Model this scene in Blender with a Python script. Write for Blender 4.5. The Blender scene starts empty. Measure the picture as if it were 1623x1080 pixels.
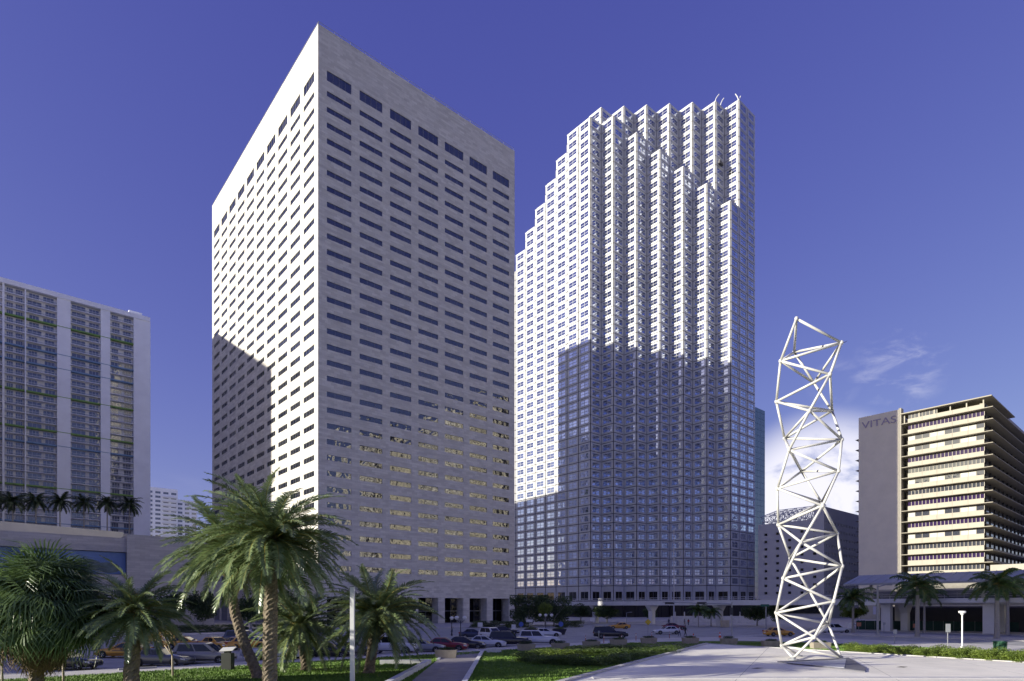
import bpy, math, random
from mathutils import Vector, Matrix
random.seed(7)
D = bpy.data; SC = bpy.context.scene; COL = SC.collection
R = math.radians

# ------------------------------------------------------------------ camera
# world axes follow the street grid: +X = west along the avenue, +Y = south, camera 4.8 m above the park
EYE = 4.8
cam_d = D.cameras.new('camera'); cam = D.objects.new('camera', cam_d); COL.objects.link(cam)
cam_d.sensor_width = 36; cam_d.lens = 21.516; cam_d.shift_y = 0.26
cam_d.clip_start = 0.1; cam_d.clip_end = 6000
cam.location = (0, 0, EYE); cam.rotation_euler = (R(90), 0, R(-41))
SC.camera = cam

# ------------------------------------------------------------------ sky and sun
SUN_EL = R(14.4)
SUN_AZ = math.atan2(0.342, -0.9397)          # direction towards the sun in the XY plane
wd = D.worlds.new('World'); SC.world = wd; wd.use_nodes = True
nt = wd.node_tree; N = nt.nodes; Lk = nt.links
for n in list(N): N.remove(n)
out = N.new('ShaderNodeOutputWorld'); bg = N.new('ShaderNodeBackground')
sky = N.new('ShaderNodeTexSky'); sky.sky_type = 'NISHITA'; sky.sun_disc = False
sky.sun_elevation = SUN_EL; sky.sun_rotation = math.pi / 2 - SUN_AZ
sky.altitude = 0; sky.air_density = 1.0; sky.dust_density = 0.6; sky.ozone_density = 2.2
tint = N.new('ShaderNodeMix'); tint.data_type = 'RGBA'; tint.blend_type = 'MULTIPLY'; tint.inputs[0].default_value = 1
tint.inputs[7].default_value = (0.455, 0.338, 1.03, 1)
sps = N.new('ShaderNodeSeparateColor'); cbs = N.new('ShaderNodeCombineColor'); Lk.new(sky.outputs[0], sps.inputs[0])
for ch, g_ in enumerate((0.85, 0.95, 0.5)):
    pw = N.new('ShaderNodeMath'); pw.operation = 'POWER'; pw.inputs[1].default_value = g_; Lk.new(sps.outputs[ch], pw.inputs[0]); Lk.new(pw.outputs[0], cbs.inputs[ch])
Lk.new(cbs.outputs[0], tint.inputs[6])
tc = N.new('ShaderNodeTexCoord')
def wmath(op, a, b=None, clamp=False):
    m = N.new('ShaderNodeMath'); m.operation = op; m.use_clamp = clamp
    for i, v in enumerate((a, b)):
        if v is None: continue
        if isinstance(v, (int, float)): m.inputs[i].default_value = v
        else: Lk.new(v, m.inputs[i])
    return m.outputs[0]
def direction(px, py):
    v = Vector(((px - 811.5) / 970, 1, (962 - py) / 970))
    return Vector((0.7547 * v.x + 0.6561 * v.y, -0.6561 * v.x + 0.7547 * v.y, v.z)).normalized()
def around(d, inner, outer):
    dp = N.new('ShaderNodeVectorMath'); dp.operation = 'DOT_PRODUCT'
    Lk.new(tc.outputs['Generated'], dp.inputs[0]); dp.inputs[1].default_value = d
    mr = N.new('ShaderNodeMapRange'); mr.interpolation_type = 'SMOOTHSTEP'; Lk.new(dp.outputs['Value'], mr.inputs[0])
    mr.inputs[1].default_value = math.cos(R(outer)); mr.inputs[2].default_value = math.cos(R(inner))
    return mr.outputs[0]
def cloud_noise(scale, zs, lo, hi, detail=7, rough=0.6, dist=0.4):
    mp = N.new('ShaderNodeMapping'); mp.inputs['Scale'].default_value = (1, 1, zs); Lk.new(tc.outputs['Generated'], mp.inputs[0])
    nz = N.new('ShaderNodeTexNoise'); nz.inputs['Scale'].default_value = scale; nz.inputs['Detail'].default_value = detail
    nz.inputs['Roughness'].default_value = rough; nz.inputs['Distortion'].default_value = dist
    Lk.new(mp.outputs[0], nz.inputs['Vector'])
    mr = N.new('ShaderNodeMapRange'); mr.interpolation_type = 'SMOOTHSTEP'; Lk.new(nz.outputs[0], mr.inputs[0])
    mr.inputs[1].default_value = lo; mr.inputs[2].default_value = hi
    return mr.outputs[0]
cum = wmath('MULTIPLY', around(direction(1300, 805), 4.0, 8.5), cloud_noise(8, 1.6, 0.30, 0.50))
wisp = wmath('MULTIPLY', around(direction(1425, 582), 0.2, 3.8), cloud_noise(17, 2.6, 0.47, 0.78))
wisp2 = wmath('MULTIPLY', around(direction(1322, 606), 0.2, 2.2), cloud_noise(13, 1.6, 0.40, 0.7))
sepz = N.new('ShaderNodeSeparateXYZ'); Lk.new(tc.outputs['Generated'], sepz.inputs[0])
low = N.new('ShaderNodeMapRange'); Lk.new(sepz.outputs[2], low.inputs[0]); low.interpolation_type = 'SMOOTHSTEP'
low.inputs[1].default_value = 0.20; low.inputs[2].default_value = 0.04
bank = wmath('MULTIPLY', low.outputs[0], cloud_noise(4.5, 2.6, 0.53, 0.70))
cl = wmath('MAXIMUM', wmath('MAXIMUM', wmath('MULTIPLY', cum, 0.85), wmath('MULTIPLY', wisp, 0.30)),
           wmath('MAXIMUM', wmath('MULTIPLY', wisp2, 0.34), wmath('MULTIPLY', bank, 0.55)))
cmix = N.new('ShaderNodeMix'); cmix.data_type = 'RGBA'; Lk.new(cl, cmix.inputs[0])
Lk.new(tint.outputs[2], cmix.inputs[6]); cmix.inputs[7].default_value = (4.0, 3.9, 4.2, 1)
Lk.new(cmix.outputs[2], bg.inputs[0]); bg.inputs[1].default_value = 0.1
Lk.new(bg.outputs[0], out.inputs[0])
sun_d = D.lights.new('sun', 'SUN'); sun_d.energy = 2.85; sun_d.angle = R(0.5); sun_d.color = (1.0, 0.945, 0.82)
sun = D.objects.new('sun', sun_d); COL.objects.link(sun)
sdir = Vector((math.cos(SUN_AZ) * math.cos(SUN_EL), math.sin(SUN_AZ) * math.cos(SUN_EL), math.sin(SUN_EL)))
sun.rotation_euler = sdir.to_track_quat('Z', 'Y').to_euler(); sun.location = sdir * 400
vs = SC.view_settings; vs.view_transform = 'Standard'; vs.look = 'None'; vs.exposure = 1.45; vs.gamma = 1; vs.use_curve_mapping = False
SC.cycles.max_bounces = 6; SC.cycles.diffuse_bounces = 3; SC.cycles.glossy_bounces = 3; SC.cycles.transparent_max_bounces = 8

# ------------------------------------------------------------------ measuring helpers
def ground(px, py, z=0.0):
    """ground point (grid metres) seen at a pixel of the photograph"""
    Y = (EYE - z) * 970 / (py - 962); X = (px - 811.5) / 970 * Y
    return (0.7547 * X + 0.6561 * Y, -0.6561 * X + 0.7547 * Y)
def depth_at(px, Y):
    X = (px - 811.5) / 970 * Y
    return (0.7547 * X + 0.6561 * Y, -0.6561 * X + 0.7547 * Y)
def depth_of(x, y): return 0.6561 * x + 0.7547 * y
def height_at(py, Y): return EYE + (962 - py) * Y / 970
def project(x, y, z):
    X = 0.7547 * x - 0.6561 * y; Y = max(depth_of(x, y), 0.1)
    return 811.5 + 970 * X / Y, 962 - 970 * (z - EYE) / Y
RIGHT = (0.7547, -0.6561); AWAY = (0.6561, 0.7547)      # picture right / away from the camera, on the ground
FACE_ROT = R(-41)                                        # rotation that turns local +X to picture right

# ------------------------------------------------------------------ mesh helpers
class MB:
    def __init__(s): s.v = []; s.f = []; s.m = []
    def add(s, vs, fs, m=0):
        o = len(s.v); s.v += [tuple(p) for p in vs]
        for f in fs: s.f.append([o + i for i in f]); s.m.append(m)
    def quad(s, a, b, c, d, m=0): s.add([a, b, c, d], [(0, 1, 2, 3)], m)
    def box(s, x0, y0, z0, x1, y1, z1, m=0):
        s.add([(x0, y0, z0), (x1, y0, z0), (x1, y1, z0), (x0, y1, z0), (x0, y0, z1), (x1, y0, z1), (x1, y1, z1), (x0, y1, z1)],
              [(0, 3, 2, 1), (4, 5, 6, 7), (0, 1, 5, 4), (1, 2, 6, 5), (2, 3, 7, 6), (3, 0, 4, 7)], m)
    def prism(s, pts, z0, z1, m=0):
        n = len(pts)
        s.add([(p[0], p[1], z0) for p in pts] + [(p[0], p[1], z1) for p in pts],
              [tuple(range(n - 1, -1, -1)), tuple(range(n, 2 * n))] + [(i, (i + 1) % n, n + (i + 1) % n, n + i) for i in range(n)], m)
    def tube(s, p, q, r0, r1=None, n=8, m=0, caps=True):
        p = Vector(p); q = Vector(q); r1 = r0 if r1 is None else r1
        d = (q - p).normalized(); a = d.orthogonal().normalized(); b = d.cross(a)
        vs = []
        for c, r in ((p, r0), (q, r1)):
            for i in range(n):
                t = 2 * math.pi * i / n; vs.append(c + a * (r * math.cos(t)) + b * (r * math.sin(t)))
        fs = [(i, (i + 1) % n, n + (i + 1) % n, n + i) for i in range(n)]
        if caps: fs += [tuple(range(n - 1, -1, -1)), tuple(range(n, 2 * n))]
        s.add(vs, fs, m)
    def lathe(s, prof, n=12, m=0, c=(0, 0, 0)):
        vs = []; fs = []
        for r, z in prof:
            for i in range(n):
                t = 2 * math.pi * i / n; vs.append((c[0] + r * math.cos(t), c[1] + r * math.sin(t), c[2] + z))
        for k in range(len(prof) - 1):
            for i in range(n): fs.append((k * n + i, k * n + (i + 1) % n, (k + 1) * n + (i + 1) % n, (k + 1) * n + i))
        fs += [tuple(range(n - 1, -1, -1)), tuple((len(prof) - 1) * n + i for i in range(n))]
        s.add(vs, fs, m)
    def mesh(s, name, mats, smooth=False):
        me = D.meshes.new(name); me.from_pydata(s.v, [], s.f)
        for m in (mats if isinstance(mats, (list, tuple)) else [mats]): me.materials.append(m)
        if any(s.m): me.polygons.foreach_set('material_index', s.m)
        if smooth: me.polygons.foreach_set('use_smooth', [True] * len(s.f))
        me.update(); return me
    def build(s, name, mats, parent=None, smooth=False, loc=None, rz=0.0):
        return put(name, s.mesh(name, mats, smooth), parent, loc, rz)
def put(name, me, parent=None, loc=None, rz=0.0, scale=None, rot=None):
    o = D.objects.new(name, me); COL.objects.link(o)
    if parent is not None: o.parent = parent
    if loc is not None: o.location = loc
    if rot is not None: o.rotation_euler = rot
    elif rz: o.rotation_euler = (0, 0, rz)
    if scale is not None: o.scale = (scale,) * 3 if isinstance(scale, (int, float)) else scale
    return o
def tag(o, label, cat, group=None):
    o['label'] = label; o['category'] = cat
    if group: o['group'] = group
    return o
def thing(name, label, cat, loc=(0, 0, 0), rz=0.0, group=None):
    o = put(name, None, None, loc, rz); o.empty_display_size = 0.5
    return tag(o, label, cat, group)
def structure(o): o['kind'] = 'structure'; return o
def stuff(o): o['kind'] = 'stuff'; return o
def copy_tree(o, parent=None):
    c = o.copy(); COL.objects.link(c); c.parent = parent
    for ch in list(o.children): copy_tree(ch, c)
    return c

# ------------------------------------------------------------------ materials
MATS = {}
def mat(name, col, rough=0.7, var=0.12, scale=1.5, bump=0.0, bscale=None, metal=0.0, ior=1.5, coat=0.0, hue=None, stretch=None, emit=None, trans=0.0):
    """Principled with world-space mottling: col varies by +-var, optionally towards a second colour hue"""
    if name in MATS: return MATS[name]
    m = D.materials.new(name); m.use_nodes = True; nt = m.node_tree; b = nt.nodes['Principled BSDF']
    b.inputs['Roughness'].default_value = rough; b.inputs['Metallic'].default_value = metal; b.inputs['IOR'].default_value = ior
    if coat: b.inputs['Coat Weight'].default_value = coat; b.inputs['Coat Roughness'].default_value = 0.06
    b.inputs['Base Color'].default_value = (*col, 1)
    if var or bump or hue:
        g = nt.nodes.new('ShaderNodeNewGeometry'); vec = g.outputs['Position']
        if stretch:
            mp = nt.nodes.new('ShaderNodeMapping'); mp.inputs['Scale'].default_value = stretch; nt.links.new(vec, mp.inputs[0]); vec = mp.outputs[0]
        nz = nt.nodes.new('ShaderNodeTexNoise'); nz.inputs['Scale'].default_value = scale; nz.inputs['Detail'].default_value = 5; nz.inputs['Roughness'].default_value = 0.65
        nt.links.new(vec, nz.inputs['Vector'])
        cr = nt.nodes.new('ShaderNodeValToRGB'); e = cr.color_ramp.elements
        e[0].position = 0.32; e[1].position = 0.68
        e[0].color = (*[c * (1 - var) for c in col], 1)
        e[1].color = (*(hue if hue else [min(1, c * (1 + var)) for c in col]), 1)
        nt.links.new(nz.outputs[0], cr.inputs[0]); nt.links.new(cr.outputs[0], b.inputs['Base Color'])
        if bump:
            n2 = nt.nodes.new('ShaderNodeTexNoise'); n2.inputs['Scale'].default_value = bscale or scale * 6; n2.inputs['Detail'].default_value = 3
            nt.links.new(vec, n2.inputs['Vector'])
            bp = nt.nodes.new('ShaderNodeBump'); bp.inputs['Strength'].default_value = 1.0; bp.inputs['Distance'].default_value = bump
            nt.links.new(n2.outputs[0], bp.inputs['Height']); nt.links.new(bp.outputs[0], b.inputs['Normal'])
    if trans:
        tl = nt.nodes.new('ShaderNodeBsdfTranslucent'); ms = nt.nodes.new('ShaderNodeMixShader'); ms.inputs[0].default_value = trans
        src = b.inputs['Base Color'].links[0].from_socket; nt.links.new(src, tl.inputs[0])
        nt.links.new(b.outputs[0], ms.inputs[1]); nt.links.new(tl.outputs[0], ms.inputs[2]); nt.links.new(ms.outputs[0], nt.nodes['Material Output'].inputs[0])
    if emit: b.inputs['Emission Color'].default_value = (*emit[0], 1); b.inputs['Emission Strength'].default_value = emit[1]
    MATS[name] = m; return m
def glass(name, col=(0.012, 0.016, 0.03), ior=2.3, wave=0.0, wscale=0.5, rough=0.015, stretch=(1, 1, 1)):
    if name in MATS: return MATS[name]
    m = D.materials.new(name); m.use_nodes = True; nt = m.node_tree; b = nt.nodes['Principled BSDF']
    b.inputs['Base Color'].default_value = (*col, 1); b.inputs['Roughness'].default_value = rough; b.inputs['IOR'].default_value = ior
    if wave:
        g = nt.nodes.new('ShaderNodeNewGeometry'); mp = nt.nodes.new('ShaderNodeMapping'); mp.inputs['Scale'].default_value = stretch
        nz = nt.nodes.new('ShaderNodeTexNoise'); nz.inputs['Scale'].default_value = wscale; nz.inputs['Detail'].default_value = 1
        nt.links.new(g.outputs['Position'], mp.inputs[0]); nt.links.new(mp.outputs[0], nz.inputs['Vector'])
        bp = nt.nodes.new('ShaderNodeBump'); bp.inputs['Strength'].default_value = 1; bp.inputs['Distance'].default_value = wave
        nt.links.new(nz.outputs[0], bp.inputs['Height']); nt.links.new(bp.outputs[0], b.inputs['Normal'])
    MATS[name] = m; return m
def block_stone(name, c1, c2, mortar, bw=1.6, bh=0.62, rough=0.75):
    """coursed stone cladding on walls that follow the grid: u = x + y, v = z"""
    m = D.materials.new(name); m.use_nodes = True; nt = m.node_tree; b = nt.nodes['Principled BSDF']; b.inputs['Roughness'].default_value = rough
    g = nt.nodes.new('ShaderNodeNewGeometry'); sp = nt.nodes.new('ShaderNodeSeparateXYZ'); nt.links.new(g.outputs['Position'], sp.inputs[0])
    ad = nt.nodes.new('ShaderNodeMath'); ad.operation = 'ADD'; nt.links.new(sp.outputs[0], ad.inputs[0]); nt.links.new(sp.outputs[1], ad.inputs[1])
    cb = nt.nodes.new('ShaderNodeCombineXYZ'); nt.links.new(ad.outputs[0], cb.inputs[0]); nt.links.new(sp.outputs[2], cb.inputs[1])
    br = nt.nodes.new('ShaderNodeTexBrick'); br.offset = 0.5
    br.inputs['Scale'].default_value = 1; br.inputs['Brick Width'].default_value = bw; br.inputs['Row Height'].default_value = bh
    br.inputs['Mortar Size'].default_value = 0.012; br.inputs['Bias'].default_value = -0.1
    br.inputs['Color1'].default_value = (*c1, 1); br.inputs['Color2'].default_value = (*c2, 1); br.inputs['Mortar'].default_value = (*mortar, 1)
    nt.links.new(cb.outputs[0], br.inputs['Vector'])
    mp = nt.nodes.new('ShaderNodeMapping'); mp.inputs['Scale'].default_value = (0.09, 0.9, 1); nt.links.new(cb.outputs[0], mp.inputs[0])
    nz = nt.nodes.new('ShaderNodeTexNoise'); nz.inputs['Scale'].default_value = 1.3; nz.inputs['Detail'].default_value = 6; nz.inputs['Roughness'].default_value = 0.7
    nt.links.new(mp.outputs[0], nz.inputs['Vector'])
    mr = nt.nodes.new('ShaderNodeMapRange'); mr.inputs[1].default_value = 0.3; mr.inputs[2].default_value = 0.7; mr.inputs[3].default_value = 0.84; mr.inputs[4].default_value = 1.1
    nt.links.new(nz.outputs[0], mr.inputs[0])
    mx = nt.nodes.new('ShaderNodeMix'); mx.data_type = 'RGBA'; mx.blend_type = 'MULTIPLY'; mx.inputs[0].default_value = 1
    nt.links.new(br.outputs[0], mx.inputs[6]); nt.links.new(mr.outputs[0], mx.inputs[7]); nt.links.new(mx.outputs[2], b.inputs['Base Color'])
    bp = nt.nodes.new('ShaderNodeBump'); bp.inputs['Strength'].default_value = 0.5; bp.inputs['Distance'].default_value = 0.02; bp.invert = True
    nt.links.new(br.outputs['Fac'], bp.inputs['Height']); nt.links.new(bp.outputs[0], b.inputs['Normal'])
    MATS[name] = m; return m

travertine = block_stone('travertine', (0.58, 0.555, 0.49), (0.72, 0.695, 0.62), (0.46, 0.44, 0.39))
travertine_dark = block_stone('travertine_podium', (0.48, 0.45, 0.39), (0.58, 0.55, 0.48), (0.36, 0.34, 0.29), 1.8, 0.5)
granite = mat('pale_granite_panel', (0.62, 0.625, 0.62), 0.55, 0.05, 0.6)
joint_dark = mat('joint', (0.05, 0.045, 0.04), 0.9, 0)
frame_grey = mat('window_frame', (0.30, 0.30, 0.31), 0.5, 0.05)
frame_white = mat('white_frame', (0.48, 0.48, 0.49), 0.5, 0.05)
tower_glass = glass('tower_glass', (0.006, 0.008, 0.016), 2.3, 0.07, 0.55)
step_glass = glass('stepped_glass', (0.52, 0.57, 0.70), 1.5, 0.03, 0.5, 0.03)
step_glass.node_tree.nodes['Principled BSDF'].inputs['Metallic'].default_value = 1.0
def vary(m, du, dz, u0, z0, c0, c1):
    '''panes differ window by window: blinds drawn, coating aged'''
    nt = m.node_tree; b = nt.nodes['Principled BSDF']; g = nt.nodes.new('ShaderNodeNewGeometry'); sp = nt.nodes.new('ShaderNodeSeparateXYZ'); nt.links.new(g.outputs['Position'], sp.inputs[0])
    def ma(op, a, b2=None):
        q = nt.nodes.new('ShaderNodeMath'); q.operation = op
        for i, v in enumerate((a, b2)):
            if v is None: continue
            if isinstance(v, (int, float)): q.inputs[i].default_value = v
            else: nt.links.new(v, q.inputs[i])
        return q.outputs[0]
    u = ma('FLOOR', ma('DIVIDE', ma('SUBTRACT', ma('ADD', sp.outputs[0], sp.outputs[1]), u0), du)); v = ma('FLOOR', ma('DIVIDE', ma('SUBTRACT', sp.outputs[2], z0), dz))
    cb = nt.nodes.new('ShaderNodeCombineXYZ'); nt.links.new(u, cb.inputs[0]); nt.links.new(v, cb.inputs[1])
    wn = nt.nodes.new('ShaderNodeTexWhiteNoise'); nt.links.new(cb.outputs[0], wn.inputs[0])
    mx = nt.nodes.new('ShaderNodeMix'); mx.data_type = 'RGBA'; nt.links.new(wn.outputs[0], mx.inputs[0]); mx.inputs[6].default_value = (*c0, 1); mx.inputs[7].default_value = (*c1, 1)
    nt.links.new(mx.outputs[2], b.inputs['Base Color'])
vary(step_glass, 3.615, 4.035, 390.2, 14.2, (0.40, 0.44, 0.56), (0.66, 0.71, 0.84))
vary(tower_glass, 2.19, 3.89, 205.5, 12.6, (0.004, 0.006, 0.014), (0.03, 0.032, 0.036))
dark_glass = glass('dark_glass', (0.012, 0.014, 0.016), 1.6, 0.01, 0.8)
cond_glass = glass('condo_glass', (0.07, 0.09, 0.14), 2.2, 0.02, 0.6)
white_paint = mat('white_paint', (0.74, 0.74, 0.73), 0.45, 0.06, 0.7)
white_wall = mat('white_render', (0.84, 0.86, 0.90), 0.7, 0.06, 0.15)
asphalt = mat('asphalt', (0.33, 0.33, 0.32), 0.85, 0.22, 0.35, 0.01, 9)
pavement = mat('pavement_concrete', (0.46, 0.44, 0.41), 0.85, 0.14, 0.6, 0.008, 6)
plaza_conc = mat('plaza_concrete', (0.80, 0.765, 0.655), 0.8, 0.13, 0.16, 0.006, 5)
kerb_conc = mat('kerb_concrete', (0.46, 0.45, 0.43), 0.8, 0.12, 1.2)
dark_metal = mat('dark_metal', (0.035, 0.035, 0.04), 0.45, 0.1)
grey_metal = mat('grey_metal', (0.33, 0.34, 0.35), 0.4, 0.08, metal=0.3)
black_plastic = mat('black_plastic', (0.02, 0.02, 0.022), 0.5, 0)

# ================================================================== GROUND
def camxy(X, Y): return (0.7547 * X + 0.6561 * Y, -0.6561 * X + 0.7547 * Y)
def sheet(name, pts, z, m, thick=0.0):
    mb = MB()
    if thick: mb.prism(pts, z - thick, z)
    else: mb.add([(p[0], p[1], z) for p in pts], [tuple(range(len(pts)))])
    return structure(mb.build(name, m))
lawn_mat = mat('lawn_soil', (0.09, 0.175, 0.022), 0.9, 0.3, 0.5, 0.06, 9, hue=(0.12, 0.22, 0.03))
grass_mat = mat('grass_blade', (0.12, 0.24, 0.022), 0.6, 0.2, 0.4, hue=(0.16, 0.28, 0.03))
sheet('ground', [(-3000, -3000), (3000, -3000), (3000, 3000), (-3000, 3000)], -0.01, mat('ground_concrete', (0.32, 0.31, 0.29), 0.9, 0.15, 0.2))
sheet('road', [(-300, 54), (143, 54), (143, 113), (-300, 113)], 0.0, asphalt)
sheet('avenue', [(90, -400), (131, -400), (131, 400), (90, 400)], 0.004, asphalt)
park_edge = [(-160, -90), (95, -90), (95, 38), (92, 46), (86, 52), (76, 54.8), (-160, 54.8)]
sheet('park_sidewalk', park_edge, 0.10, mat('sidewalk', (0.52, 0.50, 0.46), 0.85, 0.12, 0.5, 0.006, 6), 0.3)
lawn_edge = [(-160, -90), (82, -90), (82, 36), (79, 43), (73, 47.5), (62, 50.6), (-160, 51.2)]
sheet('lawn', lawn_edge, 0.112, lawn_mat)
sheet('forecourt', [(-140, 113), (128, 113), (130, 116), (130, 300), (-140, 300)], 0.12, pavement, 0.3)
sheet('median', [(109, -200), (118.5, -200), (118.5, 40), (116, 46), (111.5, 46), (109, 40)], 0.13, pavement, 0.3)
sheet('west_sidewalk', [(131, -300), (1500, -300), (1500, 112), (131, 112)], 0.12, pavement, 0.3)
sheet('south_sidewalk', [(145, 118), (1500, 118), (1500, 400), (145, 400)], 0.12, pavement, 0.3)
mk = mat('road_paint', (0.55, 0.55, 0.52), 0.7, 0.25, 2)
mb = MB()
for x in (98.6, 102.1, 105.6, 122.5, 126.5):
    for k in range(-12, 20):
        if 46 < k * 9 < 112: continue
        mb.quad((x, k * 9, 0.009), (x + 0.14, k * 9, 0.009), (x + 0.14, k * 9 + 3, 0.009), (x, k * 9 + 3, 0.009))
for y in (82.0,):
    for k in range(-20, 14):
        mb.quad((k * 7, y, 0.009), (k * 7 + 3, y, 0.009), (k * 7 + 3, y + 0.14, 0.009), (k * 7, y + 0.14, 0.009))
for k in range(14):
    x = 91.5 + k * 1.2
    mb.quad((x, 49, 0.010), (x + 0.5, 49, 0.010), (x + 0.5, 52.4, 0.010), (x, 52.4, 0.010))
structure(mb.build('road_markings', mk))

# walk between the lawns
walk_mat = mat('walk_paving', (0.27, 0.25, 0.245), 0.85, 0.15, 0.8, 0.006, 6)
wl0, wl1 = ground(700, 1041, .1), ground(650, 1082, .1); wr0, wr1 = ground(763, 1036, .1), ground(737, 1082, .1)
def along(a, b, t): return (a[0] + (b[0] - a[0]) * t, a[1] + (b[1] - a[1]) * t)
sheet('walk', [wl0, along(wl0, wl1, 1.7), along(wr0, wr1, 1.7), wr0], 0.118, walk_mat)
sheet('paved_strip', [ground(690, 1036, .1), ground(770, 1032, .1), ground(763, 1037, .1), ground(697, 1042, .1)], 0.115, walk_mat)
def bar_between(mb, a, b, w, z0, z1, m=0):
    dx, dy = b[0] - a[0], b[1] - a[1]; l = math.hypot(dx, dy); nx, ny = -dy / l * w / 2, dx / l * w / 2
    mb.prism([(a[0] + nx, a[1] + ny), (a[0] - nx, a[1] - ny), (b[0] - nx, b[1] - ny), (b[0] + nx, b[1] + ny)], z0, z1, m)
wk = structure(put('walk_kerb', None)); wk.empty_display_size = 0.3
kw = mat('painted_kerb', (0.62, 0.62, 0.60), 0.7, 0.12, 1.5)
for k in range(12):
    mb = MB(); bar_between(mb, along(wr0, wr1, k * 0.13 - 0.08), along(wr0, wr1, k * 0.13 + 0.045), 0.34, 0.05, 0.25); mb.build('kerb_stone', kw, wk)
for k in range(4):
    mb = MB(); bar_between(mb, along(wl0, wl1, k * 0.05 - 0.02), along(wl0, wl1, k * 0.05 + 0.027), 0.25, 0.05, 0.2); mb.build('kerb_stone', kw, wk)
pv = sheet('brick_paving', [ground(1000, 1029, .1), ground(1020, 1020.5, .1), ground(1115, 1019, .1), ground(1090, 1030, .1)], 0.117, mat('brown_paving', (0.22, 0.17, 0.14), 0.85, 0.2, 2))

# low white L-shaped seat wall beside the walk
lw = thing('seat_wall', 'low white L-shaped concrete wall left of the walk', 'wall', (*ground(680, 1052, .1), 0))
lw0 = Vector(lw.location)
a, b_, c = ground(602, 1053.5, .1), ground(680, 1052.5, .1), ground(618, 1088, .1)
for p, q in ((a, b_), (b_, along(b_, c, 1.2))):
    mb = MB(); dx, dy = q[0] - p[0], q[1] - p[1]
    bar_between(mb, (p[0] - lw0.x, p[1] - lw0.y), (q[0] - lw0.x, q[1] - lw0.y), 0.36 if p is a else 0.38, 0.0, 0.47 if p is a else 0.475)
    mb.build('wall_arm', kw, lw)

# plaza with raised kerb and coping stones
pl = [camxy(24.2, 76), camxy(-2.3, 27.5), camxy(64, 27.5), camxy(53.2, 35.3)]
plaza = sheet('plaza', pl, 0.20, plaza_conc, 0.3)
mb = MB()
def edge_stones(p, q, n, w, z1, name='kerb_stone', m=kerb_conc):
    for k in range(n):
        mb = MB(); bar_between(mb, along(p, q, k / n + 0.0006), along(p, q, (k + 1) / n - 0.0006), w, 0.05, z1)
        mb.build(name, m, plaza)
edge_stones(pl[0], pl[1], 20, 0.42, 0.33)
edge_stones(pl[0], pl[3], 18, 0.42, 0.27)
for k in range(20):
    X0 = 5.2 + k * 1.95; mb = MB()
    mb.prism([camxy(X0, 38.9), camxy(X0 + 1.93, 38.9), camxy(X0 + 1.93, 39.9), camxy(X0, 39.9)], 0.15, 0.25); mb.build('coping_stone', mat('coping', (0.60, 0.59, 0.56), 0.75, 0.08, 0.8), plaza)
for k in range(1, 7):
    mb = MB(); bar_between(mb, along(pl[0], pl[1], k / 7), along(pl[3], pl[2], k / 7 * .55 + .2 * (k / 7)), .035, .19, .2035); mb.build('expansion_joint', mat('joint_seal', (.34, .33, .30), .9), plaza)
for k in range(1, 6):
    mb = MB(); bar_between(mb, along(pl[0], pl[3], k / 6), along(pl[1], pl[2], k / 6), .035, .19, .2045); mb.build('expansion_joint', mat('joint_seal', (.34, .33, .30), .9), plaza)
mb = MB()
for (px, py) in ((1200, 1059.5), (1430, 1057.5)):
    g = ground(px, py, .2); mb.add([(g[0] - .5, g[1] - .25, .206), (g[0] + .5, g[1] - .25, .206), (g[0] + .5, g[1] + .25, .206), (g[0] - .5, g[1] + .25, .206)], [(0, 1, 2, 3)])
mb.build('drain_cover', mat('drain', (0.16, 0.14, 0.10), 0.8), plaza)

# ================================================================== BUILDINGS
def face_pt(o, u, n, uu, d, z):
    return (o[0] + u[0] * uu + n[0] * d, o[1] + u[1] * uu + n[1] * d, z)
def wall_openings(mb, o, u, n, width, z0, z1, us, zs, depth, m=0, mr=None):
    """wall sheet with rectangular openings us x zs and reveals of given depth"""
    mr = m if mr is None else mr
    ucut = [0.0] + [x for a in us for x in a] + [width]; zcut = [z0] + [x for a in zs for x in a] + [z1]
    for k in range(len(zcut) - 1):
        za, zb = zcut[k], zcut[k + 1]
        if zb - za < 1e-4: continue
        if k % 2 == 0:
            mb.quad(face_pt(o, u, n, 0, 0, za), face_pt(o, u, n, width, 0, za), face_pt(o, u, n, width, 0, zb), face_pt(o, u, n, 0, 0, zb), m); continue
        for i in range(0, len(ucut) - 1, 2):
            mb.quad(face_pt(o, u, n, ucut[i], 0, za), face_pt(o, u, n, ucut[i + 1], 0, za), face_pt(o, u, n, ucut[i + 1], 0, zb), face_pt(o, u, n, ucut[i], 0, zb), m)
        for (ua, ub) in us:
            for (p, q) in (((ua, za), (ub, za)), ((ub, za), (ub, zb)), ((ub, zb), (ua, zb)), ((ua, zb), (ua, za))):
                mb.quad(face_pt(o, u, n, p[0], 0, p[1]), face_pt(o, u, n, q[0], 0, q[1]), face_pt(o, u, n, q[0], -depth, q[1]), face_pt(o, u, n, p[0], -depth, p[1]), mr)

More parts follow.
